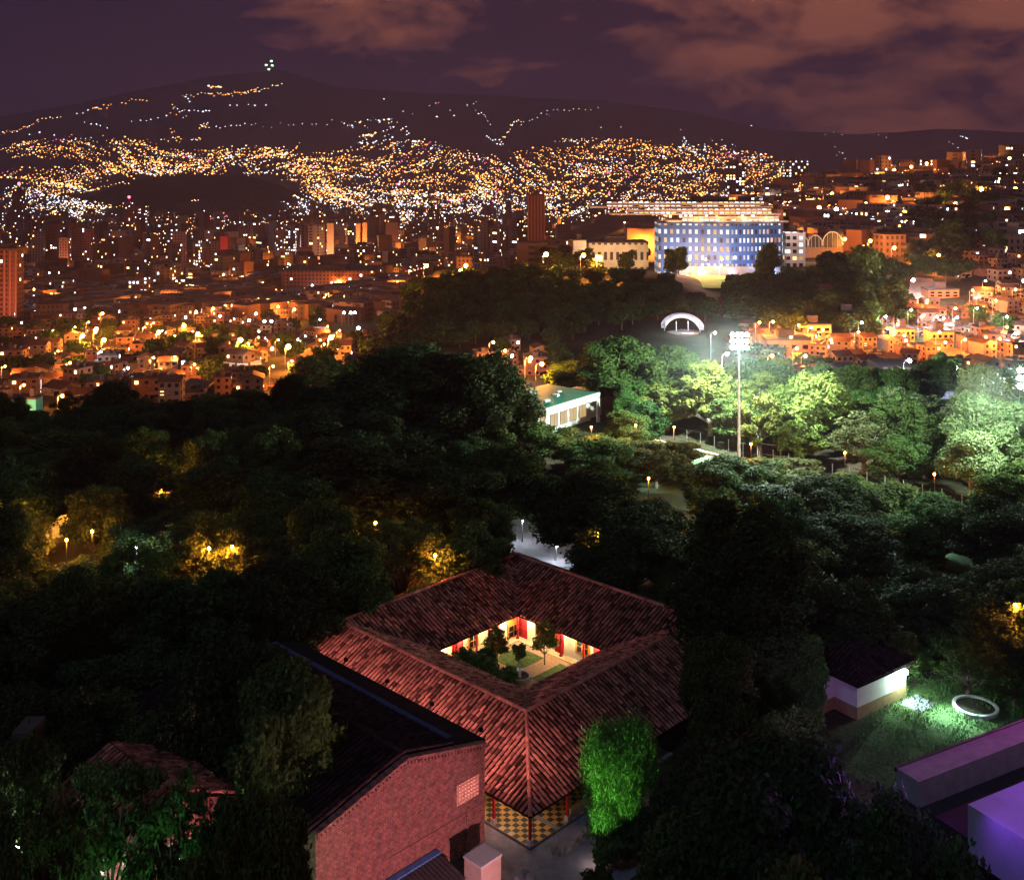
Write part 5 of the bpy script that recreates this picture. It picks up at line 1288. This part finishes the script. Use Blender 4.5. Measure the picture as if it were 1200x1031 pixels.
# ------------------------------------------------------------------ street lamps of the city
ST = [('so_m',x,y) for x, y in ((62,388),(88,384),(97,394),(104,378),(112,390),(122,399),(132,386),(170,384),(180,379),(190,388),(205,394),(215,380),(226,389),(236,394),(253,401),(280,398),
 (291,403),(303,396),(326,399),(338,405),(352,401),(384,383),(380,404),(391,394),(398,388),(180,420),(205,419),(228,428),(68,412),(82,426),(6,430),(28,452),(73,465),(320,430),(342,424),
 (578,402),(592,412),(622,421),(635,428),(890,379),(906,378),(936,382),(951,385),(964,387),(974,399),(927,396),(934,409),(944,418),(1040,386),(1052,381),(1060,394),(1101,390),(1108,402),
 (1131,399),(1172,398),(1140,341),(1148,348),(1167,353),(1087,353),(1068,364),(1190,340),(1180,384),(1006,390),(905,418),(1120,362),(1155,330))]
ST += [('so_f',x,y) for x, y in ((124,358),(134,351),(142,345),(120,368),(152,353),(196,345),(211,340),(230,366),(250,362),(264,359),(41,331),(31,346),(16,350),(272,324),(292,338),(298,331),(241,328),(207,330),
 (305,326),(361,326),(397,330),(426,331),(438,334),(451,322),(466,331),(345,363),(326,360),(338,356),(341,318),(420,318),(404,293),(540,318),(546,312),(284,325),(480,318),(500,312),(90,338),(60,345),(75,350),
 (700,302),(684,300),(1048,291),(1073,289),(1106,271),(1126,270),(1152,262),(1100,300),(1020,283),(1012,290),(990,281),(380,350),(310,352),(180,352))]
ST += [('so_big',x,y) for x, y in ((97,394),(122,399),(186,390),(216,382),(282,399),(338,407),(388,396),(232,392),(732,261),(739,277),(757,285),(640,299),(898,268),(922,273),(703,303),(434,328),(113,386))]
ST += [('so_ff',x,y) for x, y in ((521,283),(556,281),(592,276),(480,290),(610,283),(660,262),(690,250),(800,240),(230,281),(1030,262),(1060,250),(1085,236),(1107,222),(1126,215),(1150,222),(1170,210),(1190,222),
 (975,228),(1000,222),(1028,205),(1048,200),(1068,196),(1086,192),(1108,190),(1128,186),(1148,184),(1183,186),(1040,232),(1015,240),(1062,262),(1142,243),(1180,246),(1005,252),(960,244),(1120,240),(1098,258),(870,232),(780,234))]
ST += [('wh_m',x,y) for x, y in ((150,432),(118,413),(375,375),(1106,374),(1122,373),(1098,372),(1145,362),(1038,372),(1080,372),(838,391),(852,416),(1066,424),(1120,432),(1180,372),(600,418),(1010,379),(1190,392))]
ST += [('wh_f',x,y) for x, y in ((24,316),(22,326),(44,360),(58,342),(128,338),(190,361),(232,355),(100,361),(88,363),(310,377),(300,368),(292,376),(318,377),(403,367),(411,367),(416,367),(366,335),(382,336),(332,316),(258,371),(1070,329),(1200,330),(420,385))]
ST += [('wh_ff',x,y) for x, y in ((113,265),(82,266),(195,277),(150,281),(220,292),(160,293),(260,262),(300,258),(330,262),(360,268),(980,246),(1055,219),(1027,227),(1190,205),(1040,250),(700,238),(760,245))]
_rs = np.random.RandomState(88)
ST += [('so_f', _rs.uniform(0, 440), _rs.uniform(292, 348)) for _ in range(46)]+[('so_ff', _rs.uniform(0, 600), _rs.uniform(272, 292)) for _ in range(14)]
for (k, x, y) in ST: lamp(k, x, y)
aut = [(o, px, py, ('big glowing orange' if k == 'so_big' else 'orange') if k.startswith('so') else 'white') for (o, px, py, k, lb) in LAMPS if lb is None]
autolabel(aut, 'street lamp')
def twin_floods():
    for (px, py, lb) in ((903,237,'left one of two brilliant white stadium lamps on the far hillside'),(937,238,'right one of two brilliant white stadium lamps on the far hillside')):
        Y = 900; x, z = xz(px, py, Y); root = empty('stadium_light', (x, Y, H(x, Y)-1)); tag(root, lb, 'floodlight', 'stadium lights'); h = z-root.location.z
        m = MB(); m.tube([(0,0,0),(0,0,h-1)], .5, 6); m.build('pole', [M_metal], root)
        m = MB(); m.ball((0,0,h), 3.6, 0, 10, 7, .85); m.build('lamp_cluster', [E_flood], root)
        l = light('stadium_beam', 'POINT', (0,-5,h-4), (.9,.9,1), 260000, 1, parent=root)
twin_floods()

# ------------------------------------------------------------------ shop sign, solar roof
def shop_sign():
    p = on(43, 395); x, z = xz(43, 455, p.y); root = empty('shop_sign', (x, p.y, p.z)); tag(root, 'tall glowing shop sign in white and pink, lower left of the valley', 'sign'); h = z-p.z
    m = MB(); m.tube([(0,.3,0),(0,.3,h)], .2, 6); m.build('pole', [M_metal], root)
    m = MB(); m.box(-1.9,1.9,0,.4,h-3.4,h+3.4); m.build('sign_case', [mat_once('sign_red', (.5,.1,.12))], root)
    m = MB(); m.box(-1.6,1.6,-.06,-.004,h-.2,h+3.1); m.build('upper_panel', [emit_once('sign_white', (.8,.85,1), 5)], root)
    m = MB(); m.box(-1.6,1.6,-.06,-.004,h-2.0,h-.35); m.build('middle_panel', [emit_once('sign_blue', (.25,.3,1), 4)], root)
    m = MB(); m.box(-1.6,1.6,-.06,-.004,h-3.1,h-2.15); m.build('lower_panel', [emit_once('sign_pink', (1,.3,.6), 4)], root)
    light('sign_light', 'POINT', (0,-4,h), (1,.5,.6), 1500, .5, parent=root)
shop_sign()
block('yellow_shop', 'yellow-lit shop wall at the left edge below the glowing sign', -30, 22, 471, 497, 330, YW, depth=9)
lamp('so_m', 12, 474, 322, 'orange lamp in front of the yellow-lit shop wall', 'street lamps')
block('teal_kiosk', 'small teal-lit kiosk right of the yellow-lit shop wall', 28, 42, 468, 478, 334, mat('teal', (.1,.5,.5)), depth=5)
light('kiosk_light', 'POINT', (at(35,325), 325, -24), (.2,1,.85), 1600, .3)
def panels():
    p = G(285, 436); root = empty('panel_roof_shed', p, .25); tag(root, 'long shed with six pale roof panels at the edge of the dark canopy', 'shed')
    m = MB(); m.box(-8, 8, -6, 6, -2, 3.4); m.build('wall', [mat_once('shed_wall', (.2,.17,.16))], root)
    m = MB(); m.box(-8.4, 8.4, -6.4, 6.4, 3.41, 3.6); m.build('roof', [mat_once('shed_roof', (.07,.06,.06))], root)
    for i in range(3):
        for j in range(2): m = MB(); m.box(-7.6+i*5.2, -3.3+i*5.2, -5.4+j*5.6, -.8+j*5.6, 3.61, 3.72); m.build('roof_panel', [mat_once('panel_pale', (.62,.66,.62))], root)
    light('shed_light', 'POINT', (0, -4, 9), (.85,.95,.9), 1500, .5, parent=root)
panels()

# ------------------------------------------------------------------ mid-distance trees
TG = 'trees of the wooded hill'
n = 0
def far_trees():
    rs = np.random.RandomState(77); its = []
    def put(kind, x, y, s, adj, grp):
        o = tree(kind, 'distant_tree', None, x, y, H(x, y)+s*rs.uniform(.85, 1.15), s*rs.uniform(1.0, 1.3), grp); a, b = PX((x, y, H(x, y)+s*.7)); its.append((o, a, b, adj))
    # wooded hill left of the school: dense rows
    cnt = 0; tr = 0; pts = []
    while cnt < 135 and tr < 6000:
        tr += 1; px = rs.uniform(425, 830); Y = rs.uniform(372, 520); x = at(px, Y)
        lim = np.interp(px, [425, 470, 520, 600, 760, 800, 830], [352, 325, 306, 302, 302, 322, 345]); g = PX((x, Y, H(x, Y)+9))[1]
        if g < lim or g > 396: continue
        if px > 775 and g > 350: continue
        if any((a-x)**2+(b-Y)**2 < 49 for a, b in pts): continue
        if not free(x, Y, 1): continue
        pts.append((x, Y)); put('distant', x, Y, rs.uniform(6.5, 9.5), 'dark hill', TG); cnt += 1
    cnt = 0; tr = 0     # wood between the mast glow and the hall
    while cnt < 70 and tr < 6000:
        tr += 1; px = rs.uniform(852, 1062); Y = rs.uniform(385, 505); x = at(px, Y); g = PX((x, Y, H(x, Y)+9))[1]
        lim = np.interp(px, [852, 880, 920, 960, 1062], [335, 312, 292, 286, 300]); up = np.interp(px, [852, 1000, 1062], [368, 368, 345])
        if g < lim or g > up or any((a-x)**2+(b-Y)**2 < 42 for a, b in pts) or not free(x, Y, 1): continue
        pts.append((x, Y)); put('distant' if rs.rand() < .8 else 'distant_green', x, Y, rs.uniform(8, 13), 'dark grove', 'trees of the grove below the vaulted hall'); cnt += 1
    for (x0, x1, y0, y1, c, s0, s1, Ym) in ((0,430,300,452,85,7,11,1000),(430,560,330,380,10,7,10,700),(1080,1210,215,330,26,12,20,760),(880,1200,345,450,22,6,9,520),(640,760,288,308,12,8,10,600),(960,1200,200,300,24,9,14,1200),(560,660,392,432,6,6,8,380)):
        k = 0; tr = 0
        while k < c and tr < 900:
            tr += 1; px, py = rs.uniform(x0, x1), rs.uniform(y0, y1); p = G(px, py, 4, 235)
            if p is None or p.y > Ym or not free(p.x, p.y, 3): continue
            placed.append((p.x, p.y, 3)); put('distant' if rs.rand() < .6 else 'distant_green', p.x, p.y, rs.uniform(s0, s1), 'dim', 'trees among the houses'); k += 1
    autolabel(its, 'tree')
far_trees()
def fill_canopy():
    rs = np.random.RandomState(404); its = []; P0 = [(o.location.x, o.location.y) for o in COL.objects if o.get('category') == 'tree' and o.location.y < 240]
    lampsxy = [(o.location.x, o.location.y) for o in COL.objects if o.get('group') == 'campus lamps']
    for (x0, x1, Y0, Y1, c, h0, h1, g, adj) in ((-60, 590, 102, 205, 95, 9, 13.5, G1, 'dark'), (-20, 330, 66, 100, 16, 7, 11, G4, 'dark'), (600, 760, 128, 200, 22, 8, 12, G2, 'dark'), (980, 1230, 104, 120, 8, 8, 12, G2, 'dark'),
                               (640, 1215, 188, 238, 42, 8, 12, G3, 'green'), (760, 1000, 112, 150, 16, 8, 12, G2, 'dark')):
        k = 0; tr = 0
        while k < c and tr < 2500:
            tr += 1; px = rs.uniform(x0, x1); Y = rs.uniform(Y0, Y1); x = at(px, Y)
            if any((a-x)**2+(b-Y)**2 < 30 for a, b in P0) or any((a-x)**2+(b-Y)**2 < 4 for a, b in lampsxy): continue
            v = Vector((x, Y, 0))-N0; lx, ly = v.dot(D1), v.dot(D2)
            if -WO-17 < lx < A_+WO+3.5 and -WO-10 < ly < B_+WO+3.5: continue
            w = Vector((x, Y, 0))-A0; a, b = w.dot(U), w.dot(Nn)
            if g == G3 and b > -5: continue
            if 12 < a < 86 and -3 < b < 38: continue
            if abs(x-60/F) < 0: continue
            if -4 < x < 17 and 132 < Y < 160: continue
            if 2 < x < 24 and 196 < Y < 232: continue
            if 606 < px < 730 and 140 < Y < 205: continue
            if px > 1085 and 122 < Y < 178: continue
            if 985 < px < 1090 and 103 < Y < 152: continue
            if px < 330 and Y < 84: continue
            if abs(px-62) < 46 and 122 < Y < 156: continue
            if (x+63)**2+(Y-152)**2 < 90: continue
            H_ = rs.uniform(h0, h1)*(.75 if rs.rand() < .25 else 1); tp = YH-F*(H_-ZC)/Y
            if any(abs(a-px) < 5.2*F/Y and Y < c_+1 and tp < b+3 for a, b, c_ in FILL) and rs.rand() < .97: continue
            P0.append((x, Y))
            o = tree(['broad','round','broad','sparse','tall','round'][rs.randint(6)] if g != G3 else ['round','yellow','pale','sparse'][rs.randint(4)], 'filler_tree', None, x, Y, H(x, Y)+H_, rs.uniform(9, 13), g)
            o.name = 'leafy_tree'; q = PX((x, Y, H(x, Y)+H_*.8)); its.append((o, q[0], q[1], adj)); k += 1
    LM[:] = [(60,600,'the yellow-lit pavilion'),(190,560,'the string of orange lamps'),(478,440,'the giant tree'),(350,560,'the middle of the dark canopy'),(80,850,'the bottom left corner'),(200,780,'the brick hall\'s left end'),(500,610,'the far left roof ridge'),(640,630,'the pale plaza'),
             (665,480,'the school annex'),(866,500,'the floodlight mast'),(760,590,'the far right roof ridge'),(1035,677,'the arched gap'),(1000,760,'the white cottage'),(1150,480,'the lumpy trees'),(950,480,'the yellow floodlit tree'),(20,520,'the left edge of the canopy'),(250,480,'the near edge of the valley houses'),(1150,720,'the circular planter')]
    autolabel(its, 'leafy tree')
fill_canopy()
# trees right beside the school, lit by its lamps
for (px, tp, Y, w, lb) in ((792,285,478,34,'green tree at the left corner of the blue school'),(900,280,478,36,'green tree at the right corner of the blue school'),(1010,282,470,44,'green tree right of the vaulted hall'),(735,290,500,24,'dark tree in front of the cream building')):
    ptree('distant_green', 'broad_tree', lb, px, tp, Y, w, 'trees beside the school')
for (kd, px, py, Y, lb) in (('wh_m',797,305,505,'white lamp at the left corner of the blue school'),('wh_m',861,302,500,'large white lamp in front of the blue school'),('so_m',808,304,506,'orange lamp before the blue school, leftmost of three'),
   ('so_m',827,304,505,'orange lamp before the blue school, middle of three'),('so_m',846,304,504,'orange lamp before the blue school, rightmost of three')):
    o = lamp(kd, px, py, Y, lb, 'school lamps')
for (px, py, Y, c, p) in ((835,312,480,(1,.95,.45),2600),(820,320,492,(1,.75,.4),900),(870,322,492,(1,.8,.5),900),(700,300,530,(1,.6,.25),7000),(740,300,530,(1,.7,.4),7000),(945,296,530,(1,.6,.35),2500),(965,300,528,(1,.9,.9),1800)):
    xx, zz = xz(px, py, Y); light('yard_light', 'POINT', (xx, Y, max(zz, H(xx, Y)+3)), c, p, .5)

# ------------------------------------------------------------------ the thousands of lights of the far slopes: one mass
def city_lights():
    rs = np.random.RandomState(5); P = []   # px, py, size(px), material
    def streets(poly_x, poly_y0, poly_y1, n, dens, mix, L0=3, L1=11, ang=(-.9, .9), size=(.6, 1.2), step=4.3):
        for _ in range(n):
            px = rs.uniform(poly_x[0], poly_x[-1]); lo, hi = np.interp(px, poly_x, poly_y0), np.interp(px, poly_x, poly_y1); py = rs.uniform(lo, hi)
            fld = math.sin(px/37+1.3)*1.1+math.sin(py/19+px/90)*.8; a = fld*.55+rs.uniform(*ang)*.3; k = rs.randint(L0, L1); mt = rs.choice(len(mix), p=mix)
            for i in range(k):
                x = px+math.cos(a)*step*i; y = py-math.sin(a)*step*.62*i; a += rs.uniform(-.12, .12)
                if y < np.interp(x, poly_x, poly_y0)-3 or y > np.interp(x, poly_x, poly_y1)+3 or rs.rand() > dens: continue
                P.append((x+rs.normal(0, .9), y+rs.normal(0, .7), float(np.clip(math.exp(rs.normal(-.22, .38)), .35, 2.0))*sum(size)/2, mt if rs.rand() < .85 else rs.choice(len(mix), p=mix)))
    o_mix = [.62, .25, .12, .01]; w_mix = [.12, .28, .59, .01]; m_mix = [.38, .32, .28, .02]
    streets([330,380,440,500,560,600,640,700,760,800,860,900,935], [192,176,170,168,184,176,164,163,168,166,172,186,206], [214,238,226,236,232,226,232,238,236,236,234,230,228], 860, .8, o_mix)
    streets([400,420,470,485], [146,141,142,166], [168,170,170,172], 30, .9, w_mix, 2, 5, size=(.9, 1.3)); streets([770,800,850,880], [166,158,164,184], [184,182,186,196], 26, .8, w_mix, 2, 5)
    streets([150,200,250,300,335,345], [186,180,176,174,172,190], [196,192,190,190,186,196], 40, .9, o_mix); streets([245,280,330], [182,176,172], [192,190,184], 22, .95, o_mix, size=(.9,1.3))
    streets([0,40,100,150,200,240], [172,168,160,158,166,196], [186,186,186,206,206,204], 112, .88, o_mix); streets([125,150,190,192], [162,158,168,176], [196,206,206,190], 42, .9, o_mix, size=(.9,1.3))
    streets([0,50,100,140], [196,198,190,190], [212,222,212,200], 64, .85, o_mix); streets([30,60,90], [212,212,214], [224,226,222], 36, .9, o_mix)
    streets([0,30,60,90,110], [214,222,226,236,240], [262,262,262,262,258], 120, .8, w_mix); streets([140,200,260,300,340,380,410], [190,190,192,192,196,216,232], [200,204,208,208,212,238,244], 90, .75, m_mix)
    streets([330,420,480,560,640], [226,224,226,226,226], [262,264,264,262,258], 240, .82, w_mix); streets([360,440,500,600,650,760,860,930], [214,222,226,224,226,228,226,226], [236,240,246,250,256,252,244,240], 260, .75, m_mix)
    streets([180,260,340,400,480], [258,256,252,250,250], [276,274,270,268,268], 170, .85, [.2,.45,.34,.01]); streets([330,420,430], [250,248,248], [260,260,258], 46, .95, [.1,.5,.39,.01], size=(1,1.5))
    # lower valley, scattered between the buildings
    streets([0,100,200,300,400,470,560,640], [264,268,270,270,268,264,262,258], [330,350,372,372,350,330,300,290], 520, .6, [.5,.26,.23,.01], 1, 6, size=(.6,1.05), step=5)
    streets([640,720,800,900], [232,232,226,224], [258,258,242,240], 90, .6, m_mix, 1, 5)
    streets([940,1000,1060,1120,1200,1215], [222,208,202,190,182,182], [262,276,284,284,286,286], 430, .65, [.74,.14,.11,.01], 1, 7, size=(.7,1.2), step=5)
    # single lights and short strings high on the slopes
    def string(x0, y0, x1, y1, n, mt, s=1.0, j=1.2):
        for i in range(n): t = (i+rs.uniform(-.3, .3))/max(1, n-1); P.append((x0+(x1-x0)*t, y0+(y1-y0)*t+rs.normal(0, j), rs.uniform(.6, 1.15)*s, mt if rs.rand() < .8 else 2))
    for a in ((0,158,20,154,8,0),(20,153,45,142,11,0),(45,140,70,138,7,1),(108,130,130,124,9,0,1.2),(143,121,172,116,8,0),(90,134,105,130,3,2),(35,157,62,157,3,2,1.3),(100,144,125,148,5,2,1.2),(155,143,195,138,6,2),
              (215,113,240,112,7,0,.8),(245,103,258,104,6,0,1.6,.8),(244,112,275,112,16,0,1,2.2),(275,110,300,108,9,0),(300,107,330,100,9,1),(283,112,303,104,8,0),(218,114,222,120,3,2,1.2),(222,130,246,132,6,2,1.3,.6),
              (200,128,218,138,12,0,.9,4),(234,150,245,148,10,0,1,3.5),(225,165,235,162,6,0),(200,155,212,166,10,0,1,3),(270,126,310,122,5,2,1,2),(252,149,300,147,9,2,.9,1.5),(310,147,400,143,11,2,.65,2),
              (470,136,560,128,7,2,.8,6),(555,125,575,145,8,2,.9,2),(570,160,590,170,9,2,1,2),(586,168,600,150,8,1),(598,148,610,142,6,1),(640,130,700,128,10,1,.7,.7),(610,146,640,134,7,2,.8),
              (510,139,530,137,2,2,1.5,1),(690,150,790,152,3,2,.7),(955,152,1000,158,5,2,.9,3),(1015,152,1040,160,4,2,.6,2),(1126,156,1134,165,4,2,1.1,2),(1112,168,1122,172,3,2,.7),(978,176,990,188,5,2,.7,3),(1018,188,1040,185,6,2,1,1),
              (880,148,882,149,1,2,1),(450,117,452,118,1,2,1.3,.2),(94,226,156,212,16,1,.9,1),(222,275,224,276,1,1,1.4,.3),(225,237,232,235,4,1,.9,1)): string(*a)
    P.append((38,173,1.2,3)); P.append((155,195,2.2,2)); P.append((514,121,.9,3)); P.append((1010,152,.9,4)); P.append((82,276,1.3,4))
    oct_v = np.array([(1,0,0),(-1,0,0),(0,1,0),(0,-1,0),(0,0,1),(0,0,-1)], float); oct_f = np.array([(0,2,4),(2,1,4),(1,3,4),(3,0,4),(2,0,5),(1,2,5),(3,1,5),(0,3,5)])
    V = []; Fc = []; MI = []; n = 0
    a = np.array([(p[0], p[1]) for p in P]); Yv = np.geomspace(600, 9990, 900)
    for (px, py, s, mt) in P:
        sx = (px-600)/F; v = (py-YH)/F; z = hgt(sx*Yv, Yv)+6; ray = ZC-v*Yv; w = np.where(z >= ray)[0]
        if len(w) == 0: continue
        i = w[0]; Y = Yv[i]; r = s*.80*Y/F; c = np.array([sx*Y, Y, H(sx*Y, Y)+6+r*.5]); V.append(oct_v*r*np.array([1.15,1,.8])+c); Fc.append(oct_f+n); n += 6; MI += [int(mt)]*8
    o = mesh_np('distant_city_lights', np.concatenate(V), np.concatenate(Fc), [emit_once('far_orange', (1,.36,.07), 6.5), emit_once('far_amber', (1,.60,.26), 5.5), emit_once('far_white', (.85,.88,1), 4.5), emit_once('far_pink', (1,.1,.35), 5), emit_once('far_blue', (.2,.15,1), 5)], mi=MI)
    tag(o, kind='stuff'); print('far lights', n//6)
city_lights()
# green lights on the summit
def summit():
    Y = 9800
    for i, (px, py, lb) in enumerate(((318,72,'green-white summit light, highest of four'),(312,76.5,'green-white summit light, left of four'),(319,77,'green-white summit light, right of four'),(315,81.5,'green-white summit light, lowest of four'))):
        x, z = xz(px, py, Y); zb = H(x, Y); root = empty('summit_mast', (x, Y, zb)); tag(root, lb, 'mast light', 'summit lights'); h = max(20, z-zb)
        m = MB(); m.tube([(0,0,-30),(0,0,h)], 2, 5); m.build('mast', [M_dark], root)
        m = MB(); m.ball((0,0,h), 13, 0, 8, 5, .7); m.build('beacon', [emit_once('summit_green', (.55,1,.55), 5)], root)
summit()
print('objects', len(bpy.data.objects))

# ------------------------------------------------------------------ the air over the valley
def haze():
    m = bpy.data.materials.new('haze'); m.use_nodes = True; N = m.node_tree.nodes; L = m.node_tree.links; N.remove(N['Principled BSDF'])
    v = N.new('ShaderNodeVolumePrincipled'); v.inputs['Color'].default_value = (.66, .56, .95, 1); v.inputs['Density'].default_value = HAZE; v.inputs['Anisotropy'].default_value = .2
    L.new(v.outputs[0], N['Material Output'].inputs['Volume'])
    b = MB(); b.box(-14500, 14500, -330, 14200, -420, 1100); o = b.build('haze', [m]); tag(o, kind='stuff')
def halo_mist(x, y, z, r, dens):  # local ball of mist added round a mast head to form its glare halo
    m = bpy.data.materials.new('halo_mist'); m.use_nodes = True; N = m.node_tree.nodes; L = m.node_tree.links; N.remove(N['Principled BSDF'])
    v = N.new('ShaderNodeVolumePrincipled'); v.inputs['Color'].default_value = (.85, 1, .97, 1)
    tc = N.new('ShaderNodeTexCoord'); ln = N.new('ShaderNodeVectorMath'); ln.operation = 'LENGTH'; L.new(tc.outputs['Object'], ln.inputs[0])
    mr = N.new('ShaderNodeMapRange'); mr.inputs[1].default_value = r; mr.inputs[2].default_value = 0; mr.inputs[3].default_value = 0; mr.inputs[4].default_value = dens; L.new(ln.outputs['Value'], mr.inputs[0])
    L.new(mr.outputs[0], v.inputs['Density']); L.new(v.outputs[0], N['Material Output'].inputs['Volume'])
    b = MB(); b.ball((0,0,0), r, 0, 24, 14); o = b.build('halo_mist', [m], None, False, (x, y, z)); tag(o, kind='stuff')
halo_mist(at(866, 186), 186, ZC-(400-YH)/F*186, 20, 1.5e-3)
halo_mist(at(1203, 150), 150, ZC-(440-YH)/F*150, 13, 1.8e-3)
HAZE = 8.5e-5
haze()
